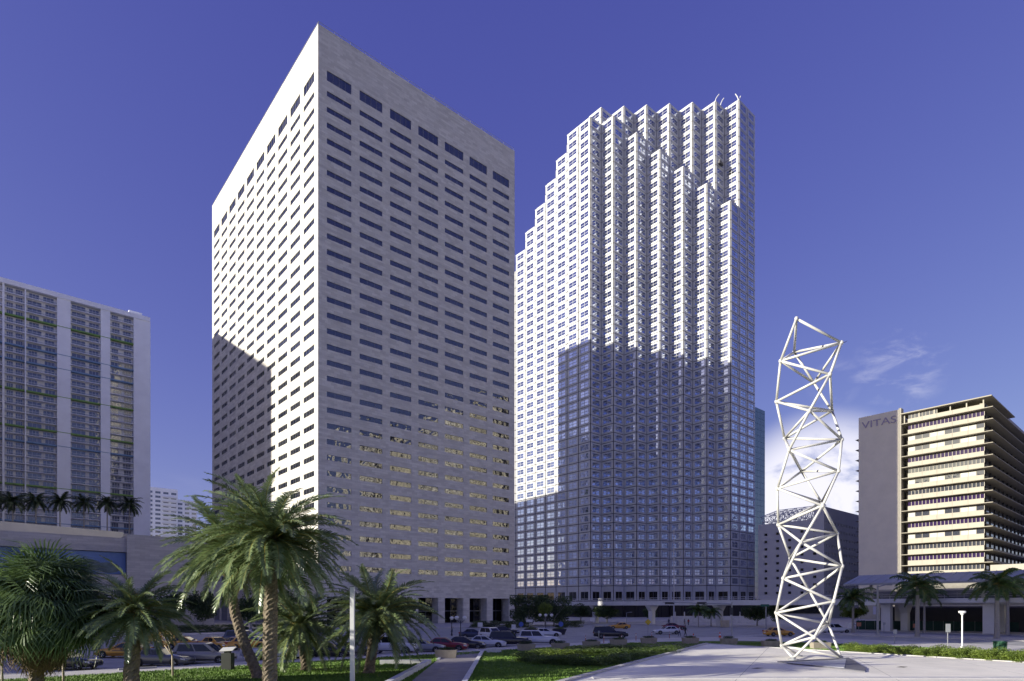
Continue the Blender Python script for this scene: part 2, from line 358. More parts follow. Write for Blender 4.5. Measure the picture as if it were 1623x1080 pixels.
def ribbon_window(w, h, panes, bar=0.07):
    """local: x across, z up, front faces -y"""
    mb = MB(); pw = w / panes
    for k in range(panes):
        mb.quad((k * pw, 0.03, 0), ((k + 1) * pw, 0.03, 0), ((k + 1) * pw, 0.03, h), (k * pw, 0.03, h), 0)
    for k in range(panes + 1):
        x = min(max(k * pw, bar / 2), w - bar / 2); mb.box(x - bar / 2, -0.03, 0, x + bar / 2, 0.028, h, 1)
    mb.box(0, -0.028, 0, w, 0.026, bar * .7, 1); mb.box(0, -0.028, h - bar * .7, w, 0.026, h, 1)
    return mb
NORTH = 0.0; EAST = math.radians(-90)      # rotation of a piece whose front faces -y (north) / -x (east)
def join_pieces(entries, name, mats, parent):
    """entries: (MB, loc, rz) joined into one part"""
    big = MB()
    for mbx, loc, rz in entries:
        c, s = math.cos(rz), math.sin(rz); o = len(big.v)
        big.v += [(loc[0] + c * x - s * y, loc[1] + s * x + c * y, loc[2] + z) for x, y, z in mbx.v]
        big.f += [[o + i for i in f] for f in mbx.f]; big.m += mbx.m
    return stuff(big.build(name, mats, parent))
def place_pieces(entries, name, rest_name, mats, parent, most=300):
    """entries: (key, MB, loc, rz, score); the best scored become parts that share meshes, the rest one part"""
    entries = sorted(entries, key=lambda e: -e[4]); cache = {}
    for key, mbx, loc, rz, sc in entries[:most]:
        if key not in cache: cache[key] = mbx.mesh(name, mats)
        put(name, cache[key], parent, loc, rz)
    if entries[most:]: join_pieces([(e[1], e[2], e[3]) for e in entries[most:]], rest_name, mats, parent)
def seen_area(loc, rz, w, h):
    d = (math.cos(rz) * w, math.sin(rz) * w)
    a = project(loc[0], loc[1], loc[2]); b = project(loc[0] + d[0], loc[1] + d[1], loc[2]); t = project(loc[0], loc[1], loc[2] + h)
    if not (-20 < a[0] < 1640 and a[1] > -20): return 0
    return abs(b[0] - a[0]) * abs(t[1] - a[1])

# ---------------------------------------------------------------- travertine tower
TA = (62.1, 143.4); TW, TL, TH = 63.65, 89.96, 146.8
ta = thing('travertine_tower', 'tall travertine office tower with rows of narrow ribbon windows', 'tower', (TA[0], TA[1], 0))
cols_n = [(2.26 + 8.77 * k, 8.76 + 8.77 * k) for k in range(7)]; cols_e = [(2.26 + 8.77 * k, 8.76 + 8.77 * k) for k in range(10)]
rows = [(13.68 + 3.89 * k, 15.0 + 3.89 * k) for k in range(31)] + [(134.2, 136.75)]
mb = MB()
wall_openings(mb, (0, 0), (1, 0), (0, -1), TW, 0.1, TH, cols_n, [(0.12, 7.3)] + rows, 0.2)
wall_openings(mb, (0, 0), (0, 1), (-1, 0), TL, 0.1, TH, cols_e, [(0.12, 7.3)] + rows, 0.2)
mb.quad((TW, 0, 0), (TW, TL, 0), (TW, TL, TH), (TW, 0, TH)); mb.quad((0, TL, 0), (TW, TL, 0), (TW, TL, TH), (0, TL, TH))
mb.quad((0.6, 0.6, TH - 1), (TW - .6, 0.6, TH - 1), (TW - .6, TL - .6, TH - 1), (0.6, TL - .6, TH - 1))
for (x0, y0, x1, y1) in ((0, 0, TW, .6), (0, TL - .6, TW, TL), (0, .6, .6, TL - .6), (TW - .6, .6, TW, TL - .6)):
    mb.quad((x0, y0, TH), (x1, y0, TH), (x1, y1, TH), (x0, y1, TH))
# deep piers of the open ground floor
for c in range(8):
    x = 8.77 * c + 1.13; mb.box(x - 1.128, .33, .12, x + 1.128, 3.2, 7.29)
for c in range(1, 11):
    y = 8.77 * c + 1.13; mb.box(.33, y - 1.128, .12, 3.2, y + 1.128, 7.29)
mb.box(0.35, 0.35, 7.32, TW - .1, 6.6, 7.6); mb.box(0.35, 6.62, 7.32, 6.6, TL - .1, 7.6)
mb.build('wall', travertine, ta)
mb = MB(); mb.quad((0.4, 6.5, .12), (TW, 6.5, .12), (TW, 6.5, 7.4), (.4, 6.5, 7.4)); mb.quad((6.5, 6.5, .12), (6.5, TL, .12), (6.5, TL, 7.4), (6.5, 6.5, 7.4))
lob = mb.build('lobby_glass', dark_glass, ta)
mb = MB()
for k in range(1, 29): mb.box(k * 2.19, 6.4, .12, k * 2.19 + .1, 6.48, 7.3)
mb.box(.5, 6.38, 3.4, TW, 6.47, 3.7)
mb.build('mullions', frame_grey, lob)
mb = MB(); mb.quad((.3, .32, 10), (TW - .3, .32, 10), (TW - .3, .32, 140), (.3, .32, 140)); mb.quad((.32, .5, 10), (.32, TL - .3, 10), (.32, TL - .3, 140), (.32, .5, 140))
ent = []
wm, wt = ribbon_window(6.5, 1.32, 4, .06), ribbon_window(6.5, 2.55, 4)
wn, wnt = ribbon_window(6.5, 1.32, 3, .035), ribbon_window(6.5, 2.55, 4, .045)
for r, (za, zb) in enumerate(rows):
    tall = r == 31
    for (ua, ub) in cols_n:
        l = (ua, 0.13, za); ent.append(('nt' if tall else 'n', wnt if tall else wn, l, 0.0, seen_area((l[0] + TA[0], l[1] + TA[1], za), 0, 6.5, zb - za)))
    for (ua, ub) in cols_e:
        l = (0.13, ub, za); ent.append(('et' if tall else 'e', wt if tall else wm, l, EAST, seen_area((l[0] + TA[0], l[1] + TA[1], za), EAST, 6.5, zb - za)))
place_pieces(ent, 'window', 'far_windows', [tower_glass, frame_grey], ta)
mb = MB()
for (p, q) in (((.2, .2), (TW - .2, .2)), ((.2, .2), (.2, TL - .2))):
    mb.tube((*p, TH + .75), (*q, TH + .75), .05, n=5)
    n = int(math.dist(p, q) / 4)
    for k in range(n + 1):
        x, y = along(p, q, k / n); mb.tube((x, y, TH - .1), (x, y, TH + .78), .05, n=5)
mb.build('roof_rail', grey_metal, ta)

# ---------------------------------------------------------------- stepped tower: a grid of square bays with their own heights
SA = (206.4, 183.8); B = 7.23; Z0 = 14.2; FH = 4.035
diag = [52, 52, 50, 48, 46, 44, 42]
def bays(i, j):
    if i < 0 or i > 8 or j > 9 or j < -6 or j < -i: return 0
    if i == -j: return diag[i]
    if j <= 0: return 54 if i else 52
    if j == 1: return 52 if i < 2 else 54
    return 52 - 2 * (j - 1)
st = thing('stepped_tower', 'pale granite skyscraper with sawtooth corner and stepped roofline', 'tower', (SA[0], SA[1], 0))
GAP = 0.15
def panel(w, h, a, b_, c, d, depth=0.16):
    """cladding panel with one opening a..b x c..d; local x across, z up, front at y=-0.12"""
    mb = MB(); f = -0.12; x0, x1, z0, z1 = .23, w - .23, GAP, h - GAP
    for (p, q, r, s) in ((x0, z0, x1, c), (x0, d, x1, z1), (x0, c, a, d), (b_, c, x1, d)):
        mb.quad((p, f, q), (r, f, q), (r, f, s), (p, f, s))
    for (p, q) in (((x0, z0), (x1, z0)), ((x1, z0), (x1, z1)), ((x1, z1), (x0, z1)), ((x0, z1), (x0, z0))):
        mb.quad((p[0], f, p[1]), (p[0], 0.03, p[1]), (q[0], 0.03, q[1]), (q[0], f, q[1]))
    for (p, q) in (((a, c), (b_, c)), ((b_, c), (b_, d)), ((b_, d), (a, d)), ((a, d), (a, c))):
        mb.quad((p[0], f, p[1]), (p[0], f + depth, p[1]), (q[0], f + depth, q[1]), (q[0], f, q[1]))
    return mb
def cross_window(w, h, bar=0.14):
    mb = MB(); y = 0.02; cw, ch = (w - bar) / 2, (h - bar) / 2
    for i in (0, 1):
        for k in (0, 1):
            x, z = i * (cw + bar), k * (ch + bar); mb.quad((x, y, z), (x + cw, y, z), (x + cw, y, z + ch), (x, y, z + ch), 0)
    mb.box(cw, y - .08, 0, cw + bar, y + .02, h, 1); mb.box(0, y - .07, ch, cw, y + .015, ch + bar, 1); mb.box(cw + bar, y - .07, ch, w, y + .015, ch + bar, 1)
    return mb
PW, PH = 4.8, 2.4; PX = (B - PW) / 2; PZ = (FH - PH) / 2 + 0.05
pan = panel(B, FH, PX, PX + PW, PZ, PZ + PH); win = cross_window(PW, PH)
lpan = panel(B, Z0 - 7.4, 1.3, B - 1.3, 0.5, 4.2); lwin = ribbon_window(B - 2.6, 3.7, 2, .12)
rnw = random.Random(4); back = MB(); ep, ew, lp, lwn, caps = [], [], [], [], MB()
for i in range(9):
    for j in range(-6, 10):
        h = bays(i, j)
        if not h: continue
        x0, y0 = i * B, j * B; ztop = Z0 + h * FH
        caps.quad((x0, y0, ztop), (x0 + B, y0, ztop), (x0 + B, y0 + B, ztop), (x0, y0 + B, ztop))
        for (di, dj, nm) in ((-1, 0, 'E'), (0, -1, 'N'), (1, 0, 'W'), (0, 1, 'S')):
            g = bays(i + di, j + dj)
            if g >= h: continue
            if nm == 'E': o, rz, a, b2 = (x0, y0 + B), EAST, (x0, y0), (x0, y0 + B)
            elif nm == 'N': o, rz, a, b2 = (x0, y0), NORTH, (x0, y0), (x0 + B, y0)
            elif nm == 'W': a, b2 = (x0 + B, y0), (x0 + B, y0 + B)
            else: a, b2 = (x0, y0 + B), (x0 + B, y0 + B)
            zb = Z0 + g * FH if g else 0.1
            cx, cy = x0 + B / 2, y0 + B / 2
            if nm in 'WS':
                caps.quad((*a, zb), (*b2, zb), (*b2, ztop), (*a, ztop)); continue
            # recessed dark backing behind panel joints: a window-less sheet with the openings left free
            ox = (0.17 if nm == 'E' else 0, 0.17 if nm == 'N' else 0)
            back.quad((a[0] + ox[0], a[1] + ox[1], zb), (b2[0] + ox[0], b2[1] + ox[1], zb), (b2[0] + ox[0], b2[1] + ox[1], ztop), (a[0] + ox[0], a[1] + ox[1], ztop))
            # parapet cap
            if nm == 'E': caps.box(x0 - .14, y0 + .01, ztop - .05, x0 + .3, y0 + B - .01, ztop + .35)
            else: caps.box(x0 + .012, y0 - .142, ztop - .05, x0 + B - .012, y0 + .3, ztop + .352)
            for f in range(g, h):
                z = Z0 + f * FH; wl = (o[0], o[1], z)
                sc = seen_area((SA[0] + o[0], SA[1] + o[1], z), rz, B, FH)
                px = project(SA[0] + o[0], SA[1] + o[1], z)[0]
                if px < 818: sc *= 0.05
                ep.append(('p', pan, wl, rz, sc))
                d = (math.cos(rz) * PX, math.sin(rz) * PX)
                ew.append(('w', win, (o[0] + d[0], o[1] + d[1], z + PZ), rz + rnw.uniform(-.007, .007), sc))
            if g == 0:
                wl = (o[0], o[1], 7.4); lp.append((lpan, wl, rz))
                d = (math.cos(rz) * 1.3, math.sin(rz) * 1.3); lwn.append((lwin, (o[0] + d[0], o[1] + d[1], 7.9), rz))
                caps.quad((a[0] + ox[0] * 6, a[1] + ox[1] * 6, .1), (b2[0] + ox[0] * 6, b2[1] + ox[1] * 6, .1), (b2[0] + ox[0] * 6, b2[1] + ox[1] * 6, 7.4), (a[0] + ox[0] * 6, a[1] + ox[1] * 6, 7.4), 1)
back.build('joint_backing', joint_dark, st); caps.build('roof', [granite, dark_glass], st)
place_pieces(ep, 'panel', 'far_panels', granite, st); place_pieces(ew, 'window', 'far_windows', [step_glass, frame_white], st)
for m_, l_, r_ in lp: put('lobby_panel', D.meshes.get('lobby_panel') or m_.mesh('lobby_panel', granite), st, l_, r_)
for m_, l_, r_ in lwn: put('lobby_window', D.meshes.get('lobby_window') or m_.mesh('lobby_window', [dark_glass, frame_grey]), st, l_, r_)
def roof_davit(i, j, hgt, curl):
    x, y = i * B, j * B; z = Z0 + 54 * FH
    o = MB(); pts = [Vector((x + .6, y + .6, z + .3))]
    for k in range(1, 9):
        t = k / 8; pts.append(Vector((x + .6 + curl * t * t * RIGHT[0], y + .6 + curl * t * t * RIGHT[1], z + .3 + hgt * t)))
    for p, q in zip(pts, pts[1:]): o.tube(p, q, .22, n=6)
    o.build('roof_davit', white_paint, st)
roof_davit(6, -5, 3.6, 1.8); roof_davit(6.6, -5, 4.2, 1.6); roof_davit(7, -6, 3.2, -1.4); roof_davit(7.1, -6, 2.6, .6)
for j in (2, 3, 4, 5):
    z = Z0 + bays(0, j) * FH; mb = MB(); mb.tube((.5, j * B + .6, z), (.5, j * B + .6, z + 4.5), .1, n=5)
    mb.tube((.5, j * B + 1.2, z + 1.1), (.5, j * B + B - .6, z + 1.1), .06, n=5); mb.build('roof_mast', white_paint, st)
# window cleaning cradle hanging near the top
cr = thing('cleaning_cradle', 'dark window cleaning cradle hanging high on the stepped tower', 'cradle', (SA[0] + 6 * B + 2.4, SA[1] - 5 * B - 1.0, Z0 + 47.1 * FH))
mb = MB(); mb.box(-1.6, -.5, 0, 1.6, .5, .12); mb.box(-1.6, -.5, .12, -1.5, .5, 1.2); mb.box(1.5, -.5, .12, 1.6, .5, 1.2); mb.box(-1.5, -.5, .6, 1.5, -.44, 1.2); mb.build('platform', dark_metal, cr)
mb = MB(); mb.tube((-1.4, .3, 0.1), (-1.4, .3, 27.5), .03, n=4); mb.tube((1.4, .3, 0.1), (1.4, .3, 27.5), .03, n=4); mb.build('cables', dark_metal, cr)
mb = MB(); mb.box(-1.2, -.35, .13, -.3, .3, 1.7); mb.box(.2, -.3, .13, 1.2, .3, 1.5); mb.build('hoist_motor', mat('cradle_tarp', (.3, .3, .3), .7), cr)

# ---------------------------------------------------------------- white balcony tower on the left
WX0, WX1, WY, WH = -34.0, 59.6, 325.9, 139.0
wt_ = thing('balcony_tower', 'white apartment tower with balconies and green and blue bands', 'apartment tower', (WX0, WY, 0))
def on_face(px, y=WY):
    q = (px - 811.5) / 970; return y * (.6561 + .7547 * q) / (.7547 - .6561 * q)
walls_px = [(-140, -128), (-75, -60), (3.5, 7), (39, 41.2), (90, 111.5), (159, 174), (211, 237.5)]
cuts = [(on_face(a) - WX0, on_face(b2) - WX0) for a, b2 in walls_px]
cuts = [c for c in cuts if c[1] > 0]; cuts[0] = (max(0, cuts[0][0]), cuts[0][1])
mb = MB()
for a, b2 in cuts: mb.box(a, -1.2 if b2 - a > 2 else -1.0, 0, b2, 1.5, WH - 2.0)
mb.box(0, -1.5, WH - 2.0, WX1 - WX0, 22, WH); mb.box(0, 1.5, 0, WX1 - WX0, 22, WH - 2.01)
mb.box(cuts[-1][0] - 1, 4, WH, cuts[-1][1] - 2.5, 18, WH + 3.2)
mb.build('wall', white_wall, wt_)
FHW = 3.02; nfl = 45
green = mat('green_band', (0.16, 0.30, 0.06), 0.5, 0.05); blue = mat('blue_band', (0.16, 0.27, 0.42), 0.5, 0.05)
rail_glass = glass('rail_glass', (0.30, 0.36, 0.44), 1.5, 0); rail_glass.node_tree.nodes['Principled BSDF'].inputs['Alpha'].default_value = 0.16; slab_w = mat('balcony_white', (0.88, 0.88, 0.90), .6, .04)
gap_list = [(cuts[k][1], cuts[k + 1][0]) for k in range(len(cuts) - 1)]
band = {4: green, 8: blue, 10: blue, 14: green, 19: green, 21: blue, 27: green, 32: blue, 34: blue, 38: green, 40: blue}
ebal, ewin = [], []
rnd = random.Random(3)
for gi, (a, b2) in enumerate(gap_list):
    w = b2 - a
    bal = MB(); bal.box(0.03, -1.1, 0, w - .03, 1.49, .2, 0); bal.box(0.05, -1.06, .2, w - .05, -1.02, 1.02, 1); bal.box(.04, -1.1, 1.02, w - .04, -.98, 1.09, 0)
    wv = []
    for var in range(3):
        d = MB(); segs = [(0.08, .36), (.6, .92)] if var == 0 else ([(.05, .5), (.62, .95)] if var == 1 else [(.1, .42), (.55, .9)])
        d.quad((0.02, .5, 0.2), (w - .02, .5, .2), (w - .02, .5, FHW), (.02, .5, FHW), 2)
        for s0, s1 in segs:
            n = 3
            for k in range(n):
                xa = w * (s0 + (s1 - s0) * k / n); xb = w * (s0 + (s1 - s0) * (k + 1) / n)
                d.quad((xa + .06, .45, .22), (xb - .06, .45, .22), (xb - .06, .45, 2.6), (xa + .06, .45, 2.6), 0)
            d.box(w * s0 - .08, .42, .2, w * s1 + .08, .49, .24, 1); d.box(w * s0 - .08, .42, 2.6, w * s1 + .08, .49, 2.68, 1)
        wv.append(d)
    for f in range(1, nfl):
        z = WH - 2.3 - f * FHW
        if z < 2: break
        l = (a, 0, z); sc = seen_area((WX0 + a, WY, z), 0, w, FHW)
        if band.get(f):
            c = MB(); c.box(0.03, -1.14, 0, w - .03, 1.49, .2, 0); c.box(.05, -1.1, .2, w - .05, -1.03, .62, 0)
            c.build('balcony', [band[f]], wt_, loc=l)
        else: ebal.append(('b%d' % gi, bal, l, 0.0, sc))
        v = rnd.randrange(3) if gi % 2 else gi % 3
        ewin.append(('w%d%d' % (gi, v), wv[v], l, 0.0, sc))
place_pieces(ebal, 'balcony', 'far_balconies', [slab_w, rail_glass], wt_); place_pieces(ewin, 'window', 'far_windows', [cond_glass, frame_white, mat('recess_wall', (.66, .66, .66), .8, .05)], wt_)
mb = MB()
for f, m_ in band.items():
    z = WH - 2.3 - f * FHW
    for (a, b2) in cuts[1:]:
        if b2 - a > 2: mb.box(a, -1.26, z + .15, b2 - (0 if b2 < cuts[-1][0] else 10), -1.21, z + .42, 0 if m_ is green else 1)
mb.build('colour_band', [green, blue], wt_)

# ---------------------------------------------------------------- travertine hotel podium with screen
PY = 150.0; px0, px1, px2 = -150.0, on_face(203, PY), on_face(338, PY)
pd = thing('hotel_podium', 'low travertine podium building with a wide blue banner screen', 'building', (px0, PY, 0))
Lx = px1 - px0; zt = height_at(859, 130)
mb = MB(); mb.box(0, 0, 0.1, Lx, 42, 11.5); mb.box(0, -.05, 16.6, Lx, 42, zt + .6); mb.box(0, 1.2, 11.5, Lx, 42, 16.6)
mb.box(Lx - .3, -.9, 0.1, px2 - px0, 40, zt + 1.3)
mb.build('wall', travertine_dark, pd)
mb = MB(); mb.box(0, -.35, 16.2, Lx - .2, 1.0, 17.3); mb.build('fascia', mat('fascia_cream', (.42, .40, .36), .7), pd)
scr = mat('screen_print', (0.06, 0.14, 0.34), 0.35, 0.25, 0.10, hue=(0.16, 0.25, 0.45))
mb = MB(); mb.box(0.3, .2, 11.6, Lx - .4, 1.1, 16.1); mb.build('banner_screen', scr, pd)
mb = MB()
rr = random.Random(5)
for k in range(26):
    x = Lx - 14 + rr.random() * 11; z = 12.1 + rr.random() * 2.4 * (1 - abs((x - Lx + 7) / 9)); r = .5 + rr.random() * .8
    mb.add([(x + r * 1.8 * math.cos(t * .785), .19 - k * .0015, z + r * .55 * math.sin(t * .785)) for t in range(8)], [tuple(range(8))])
mb.build('printed_island', mat('island_print', (.10, .14, .13), .5, .3, .8), pd)
def lettering(text, size, m, parent, loc, rot, name='lettering', depth=0.02, sx=1.0):
    cu = D.curves.new(name, 'FONT'); cu.body = text; cu.size = size; cu.extrude = depth; cu.align_x = 'LEFT'
    tmp = D.objects.new('tmp_text', cu); COL.objects.link(tmp)
    dg = bpy.context.evaluated_depsgraph_get(); me = D.meshes.new_from_object(tmp.evaluated_get(dg)); D.objects.remove(tmp, do_unlink=True)
    me.materials.clear(); me.materials.append(m); me.name = name
    o = put(name, me, parent, loc, rot=rot); o.scale = (sx, 1, 1); return o
lettering('my', 2.6, mat('pale_print', (.34, .40, .52), .5), pd, (on_face(1, PY) - px0, .15, 12.6), (R(90), 0, 0))
# cream wall of the roof terrace, curving behind
mb = MB(); pts = []
for k in range(13):
    t = k / 12; x = px0 + 60 + t * (px2 - px0 - 72); pts.append((x, PY + 22 + 16 * t * t))
prof = []
for p, q in zip(pts, pts[1:]): bar_between(mb, (p[0] - px0, p[1] - PY), (q[0] - px0 + .02, q[1] - PY), .8, zt - 1, zt + 5.7)
mb.build('terrace_wall', mat('cream_wall', (.50, .485, .43), .75, .08, .2), pd)
mb = MB(); mb.box(40, 40, zt, px2 - px0 - 4, 66, zt + 5.5); mb.build('terrace_deck', mat('terrace', (.36, .35, .33), .8), pd)

# ---------------------------------------------------------------- small white condo far behind
def band_building(name, label, cat, x0, y0, w, d, h, fh, wallm, glassm, frac=0.45, bays_n=6, bays_e=4, base=0.0, parapet=1.2, group=None, parts=True):
    """box with window openings on its north and east faces; one window part for each opening"""
    t = thing(name, label, cat, (x0, y0, 0), 0, group)
    nf = int((h - base - parapet) / fh)
    zs = [(base + k * fh + fh * .3, base + k * fh + fh * (.3 + frac)) for k in range(nf)]
    un = [(w * (k + .17) / bays_n, w * (k + .83) / bays_n) for k in range(bays_n)]; ue = [(d * (k + .17) / bays_e, d * (k + .83) / bays_e) for k in range(bays_e)]
    mb = MB(); wall_openings(mb, (0, 0), (1, 0), (0, -1), w, 0, h, un, zs, .3); wall_openings(mb, (0, 0), (0, 1), (-1, 0), d, 0, h, ue, zs, .3)
    mb.quad((w, 0, 0), (w, d, 0), (w, d, h), (w, 0, h)); mb.quad((0, d, 0), (w, d, 0), (w, d, h), (0, d, h)); mb.quad((0, 0, h), (w, 0, h), (w, d, h), (0, d, h))
    mb.build('wall', wallm, t)
    en = [(ribbon_window(un[0][1] - un[0][0], zs[0][1] - zs[0][0], 3), (a, .28, za), 0.0) for za, zb in zs for a, _ in un]
    ee = [(ribbon_window(ue[0][1] - ue[0][0], zs[0][1] - zs[0][0], 3), (.28, b2, za), EAST) for za, zb in zs for _, b2 in ue]
    if parts: place_pieces([('n' if e[2] == 0 else 'e', e[0], e[1], e[2], 1) for e in en + ee], 'window', 'far_windows', [glassm, frame_white], t)
    else: join_pieces(en + ee, 'windows', [glassm, frame_white], t)
    return t
fx, fy = depth_at(231, 470); f2x = fx + 34
t = band_building('white_condo', 'small white apartment block far behind left of the travertine tower', 'apartment block', fx, fy, 22, 20, height_at(771, 470), 3.4, white_wall, cond_glass, .5, 4, 2)
mb = MB()
for k in range(30):
    z = 5 + k * 3.4
    if z < height_at(771, 470) - 4: mb.box(11, -1.4, z, 21, -.01, z + .9)
mb.build('balcony_rails', white_paint, t)
t2 = band_building('white_condo', 'lower white apartment wing beside the small far white block', 'apartment block', fx + 22.2, fy + 4, 15, 18, height_at(789, 480), 3.4, white_wall, cond_glass, .5, 3, 2)

# ---------------------------------------------------------------- cream office block with slab floors on the right
VX, VY = 251.5, 50.4; VFH = 3.91; VTOP = 74.4
vb = thing('slab_office_block', 'cream office block with overhanging floor slabs and purple lettered side wall', 'office building', (VX, VY, 0))
cream = mat('cream_spandrel', (0.42, 0.39, 0.315), 0.75, 0.05, 0.4); cream2 = mat('cream_slab', (0.37, 0.34, 0.26), 0.75, 0.08, 0.5)
tan = mat('tan_stone', (0.88, 0.80, 0.62), 0.8, 0.05, 0.25); v_glass = glass('office_glass', (0.05, 0.055, 0.07), 2.4, 0.02, .7)
purple = glass('purple_film', (0.035, 0.02, 0.07), 1.5, 0.02, .7); blind = mat('window_blind', (.50, .50, .44), .6, .2, .5)
VS = 23.8; VW = 95.0; nfl = 15
mb = MB(); mb.box(3.5, 1.5, 0, VW, VS, VTOP - 4); mb.build('core', mat('core_wall', (.24, .225, .20), .8), vb)
esl, esp, ewn, nsl = [], [], [], []
slab = MB(); slab.box(-1.9, -2.6, 0, VW, VS - .1, .22)
for f in range(nfl):
    z = VTOP - 1.0 - (f + 1) * VFH if f else VTOP - 4.2
    z = VTOP - 4.2 - f * VFH
    put('floor_slab', D.meshes.get('floor_slab') or slab.mesh('floor_slab', cream2), vb, (0, 0, z))
    if z < 12: continue
    top = f == 0
    for k in range(5):
        y = .02 + k * (VS - 1.6) / 5; w = (VS - 1.6) / 5
        s_ = MB(); s_.box(0, .03, 0, .18, w - .03, 1.75)
        put('spandrel', D.meshes.get('spandrel') or s_.mesh('spandrel', cream), vb, (-.12, y, z + .22))
        # window strip above spandrel: mullions and panes
        kind = rnd.choice([0, 0, 1, 2]) if not top else (2 if k > 2 else 3)
        style = [0, 1, 2, 2, 1, 0, 2, 0, 1, 2, 1, 2, 0, 1, 0][f]
        nm = 'vwin%d%d' % (style, k % 2)
        me = D.meshes.get(nm)
        if me is None:
            p = MB(); n = 4 if style != 2 else 2
            for i in range(n):
                ya, yb = w * i / n + .1, w * (i + 1) / n - .1
                p.quad((.1, ya, 0), (.1, yb, 0), (.1, yb, 1.55), (.1, ya, 1.55), 0 if (style, (i + k) % 3) not in ((2, 1),) else 2)
                p.box(.0, w * i / n - .08, 0, .16, w * i / n + .08, 1.6, 1)
            p.box(.02, 0, 1.52, .14, w, 1.62, 1)
            me = p.mesh(nm, [purple if style == 1 else v_glass, cream, blind])
        if not top or k > 2: put('window', me, vb, (.0, y, z + 1.99))
    # north side: recessed window strip and sill for each floor
    if not top:
        q = MB()
        for i in range(14):
            xa = 2.2 + i * 6.5; q.box(xa, -.3, .2, xa + 6.3, -.1, 1.5, 0); q.quad((xa, .2, 1.5), (xa + 6.3, .2, 1.5), (xa + 6.3, .2, 3.4), (xa, .2, 3.4), 1); q.box(xa - .2, -.1, .2, xa, .3, 3.6, 2)
        put('north_window_strip', D.meshes.get('north_window_strip') or q.mesh('north_window_strip', [mat('tan_sill', (.34, .31, .25), .8), v_glass, dark_metal]), vb, (0, 0, z))
    else:
        q = MB(); q.box(0.4, .1, .2, 38, 1.4, 2.4, 0)
        for i in range(10): q.box(1.5 + i * 3.6, -.12, .9, 3.1 + i * 3.6, .09, 2.1, 1)
        q.box(38, .1, .2, VW, 1.4, 3.0, 0); q.build('penthouse_wall', [mat('tan_sill', (.34, .31, .25), .8), dark_metal], vb, loc=(0, 0, z))
# penthouse canopy, posts and plant room
mb = MB(); mb.box(-1.6, -2.2, VTOP - .45, 34, VS + .4, VTOP - .12); mb.build('canopy', cream2, vb)
for k in range(6):
    y = .1 + k * (VS - .8) / 5; mb = MB(); mb.box(-.1, y, VTOP - 4, .25, y + .35, VTOP - .45); mb.build('post', cream, vb)
mb = MB(); mb.box(44, 3, VTOP - 3, 92, 18, VTOP + 4.6); mb.box(40.05, .5, VTOP - 4, VW, VS, VTOP - 1.2); mb.build('plant_room', mat('plant_room', (.50, .47, .42), .8), vb)
# lettered stair wall
mb = MB(); mb.box(-1.2, VS + .9, 0, 17, VS + 14.3, VTOP + 1.6); mb.build('stair_wall', tan, vb)
mb = MB(); mb.box(-1.35, VS + .15, 0, 1.2, VS + .898, VTOP + 2.0); mb.build('edge_fin', cream, vb)
lettering('VITAS', 3.6, mat('purple_letter', (0.40, 0.34, 0.44), .5), vb, (-1.32, VS + 13.2, VTOP - 2.8), (R(90), 0, R(-90)), depth=.1, sx=1.25)
for f in range(13):
    z = VTOP - 6.2 - f * VFH; mb = MB(); mb.add([(2, 0, 0), (16, 0, 0), (16, 2.4, .5), (2, 2.4, .5), (2, 0, .9), (16, 0, .9)], [(0, 1, 2, 3), (3, 2, 5, 4), (0, 4, 5, 1), (0, 3, 4), (1, 5, 2)])
    put('sun_blade', D.meshes.get('sun_blade') or mb.mesh('sun_blade', dark_metal), vb, (0, VS + 14.3, z))
# low wing in front
mb = MB(); mb.box(-6, -70, 0, 30, -3.2, 15.0); mb.box(-7, -70.4, 15.0, 31, -2.9, 18.2); mb.box(-4, -3.1, 0, 3.4, VS + 13, 11.0); mb.build('wing', cream, vb)
mb = MB()
for k in range(16): mb.box(-6.06, -66 + k * 4, 9.5, -6.0, -63 + k * 4, 14)
for k in range(9): mb.box(-4.06, 1 + k * 3.8, 6.5, -4.0, 4 + k * 3.8, 10.2)
mb.build('wing_windows', v_glass, vb)

# ---------------------------------------------------------------- brown annex with space frame, glass tower sliver
AX, AY = 260.0, 105.0; AH = 45.8
an = thing('brown_annex', 'brown block with small square windows behind the white lattice sculpture', 'building', (AX, AY, 0))
brown = mat('brown_precast', (0.58, 0.56, 0.54), 0.8, 0.06, 0.3)
un = [(2.0 + 3.0 * k, 3.2 + 3.0 * k) for k in range(22)]; zs = [(7 + 3.2 * k, 8.1 + 3.2 * k) for k in range(11)] + [(42.0, 43.8)]
ue = [(3.0 + 5.2 * k, 4.4 + 5.2 * k) for k in range(6)]
mb = MB(); wall_openings(mb, (0, 0), (1, 0), (0, -1), 70, 0, AH, un, zs, .5); wall_openings(mb, (0, 0), (0, 1), (-1, 0), 28, 0, 41.0, ue[:5], zs[1:10], .5); mb.box(.01, .01, 41.0, 69.9, 4, AH - .01)
mb.quad((0, 0, AH), (70, 0, AH), (70, 4, AH), (0, 4, AH)); mb.quad((0, 4, 41), (70, 4, 41), (70, 28, 41), (0, 28, 41)); mb.quad((0, 28, 0), (70, 28, 0), (70, 28, 41), (0, 28, 41)); mb.build('wall', brown, an)
mb = MB()
for za, zb in zs:
    for a, b2 in un: mb.quad((a, .48, za), (b2, .48, za), (b2, .48, zb), (a, .48, zb))
    for a, b2 in (ue[:5] if 8 < za < 39 else []): mb.quad((.48, a, za), (.48, b2, za), (.48, b2, zb), (.48, a, zb))
stuff(mb.build('windows', dark_glass, an))
mb = MB(); mb.box(-.4, 1, 2, -.05, 27, 6.2); mb.build('ground_floor_glass', dark_glass, an)
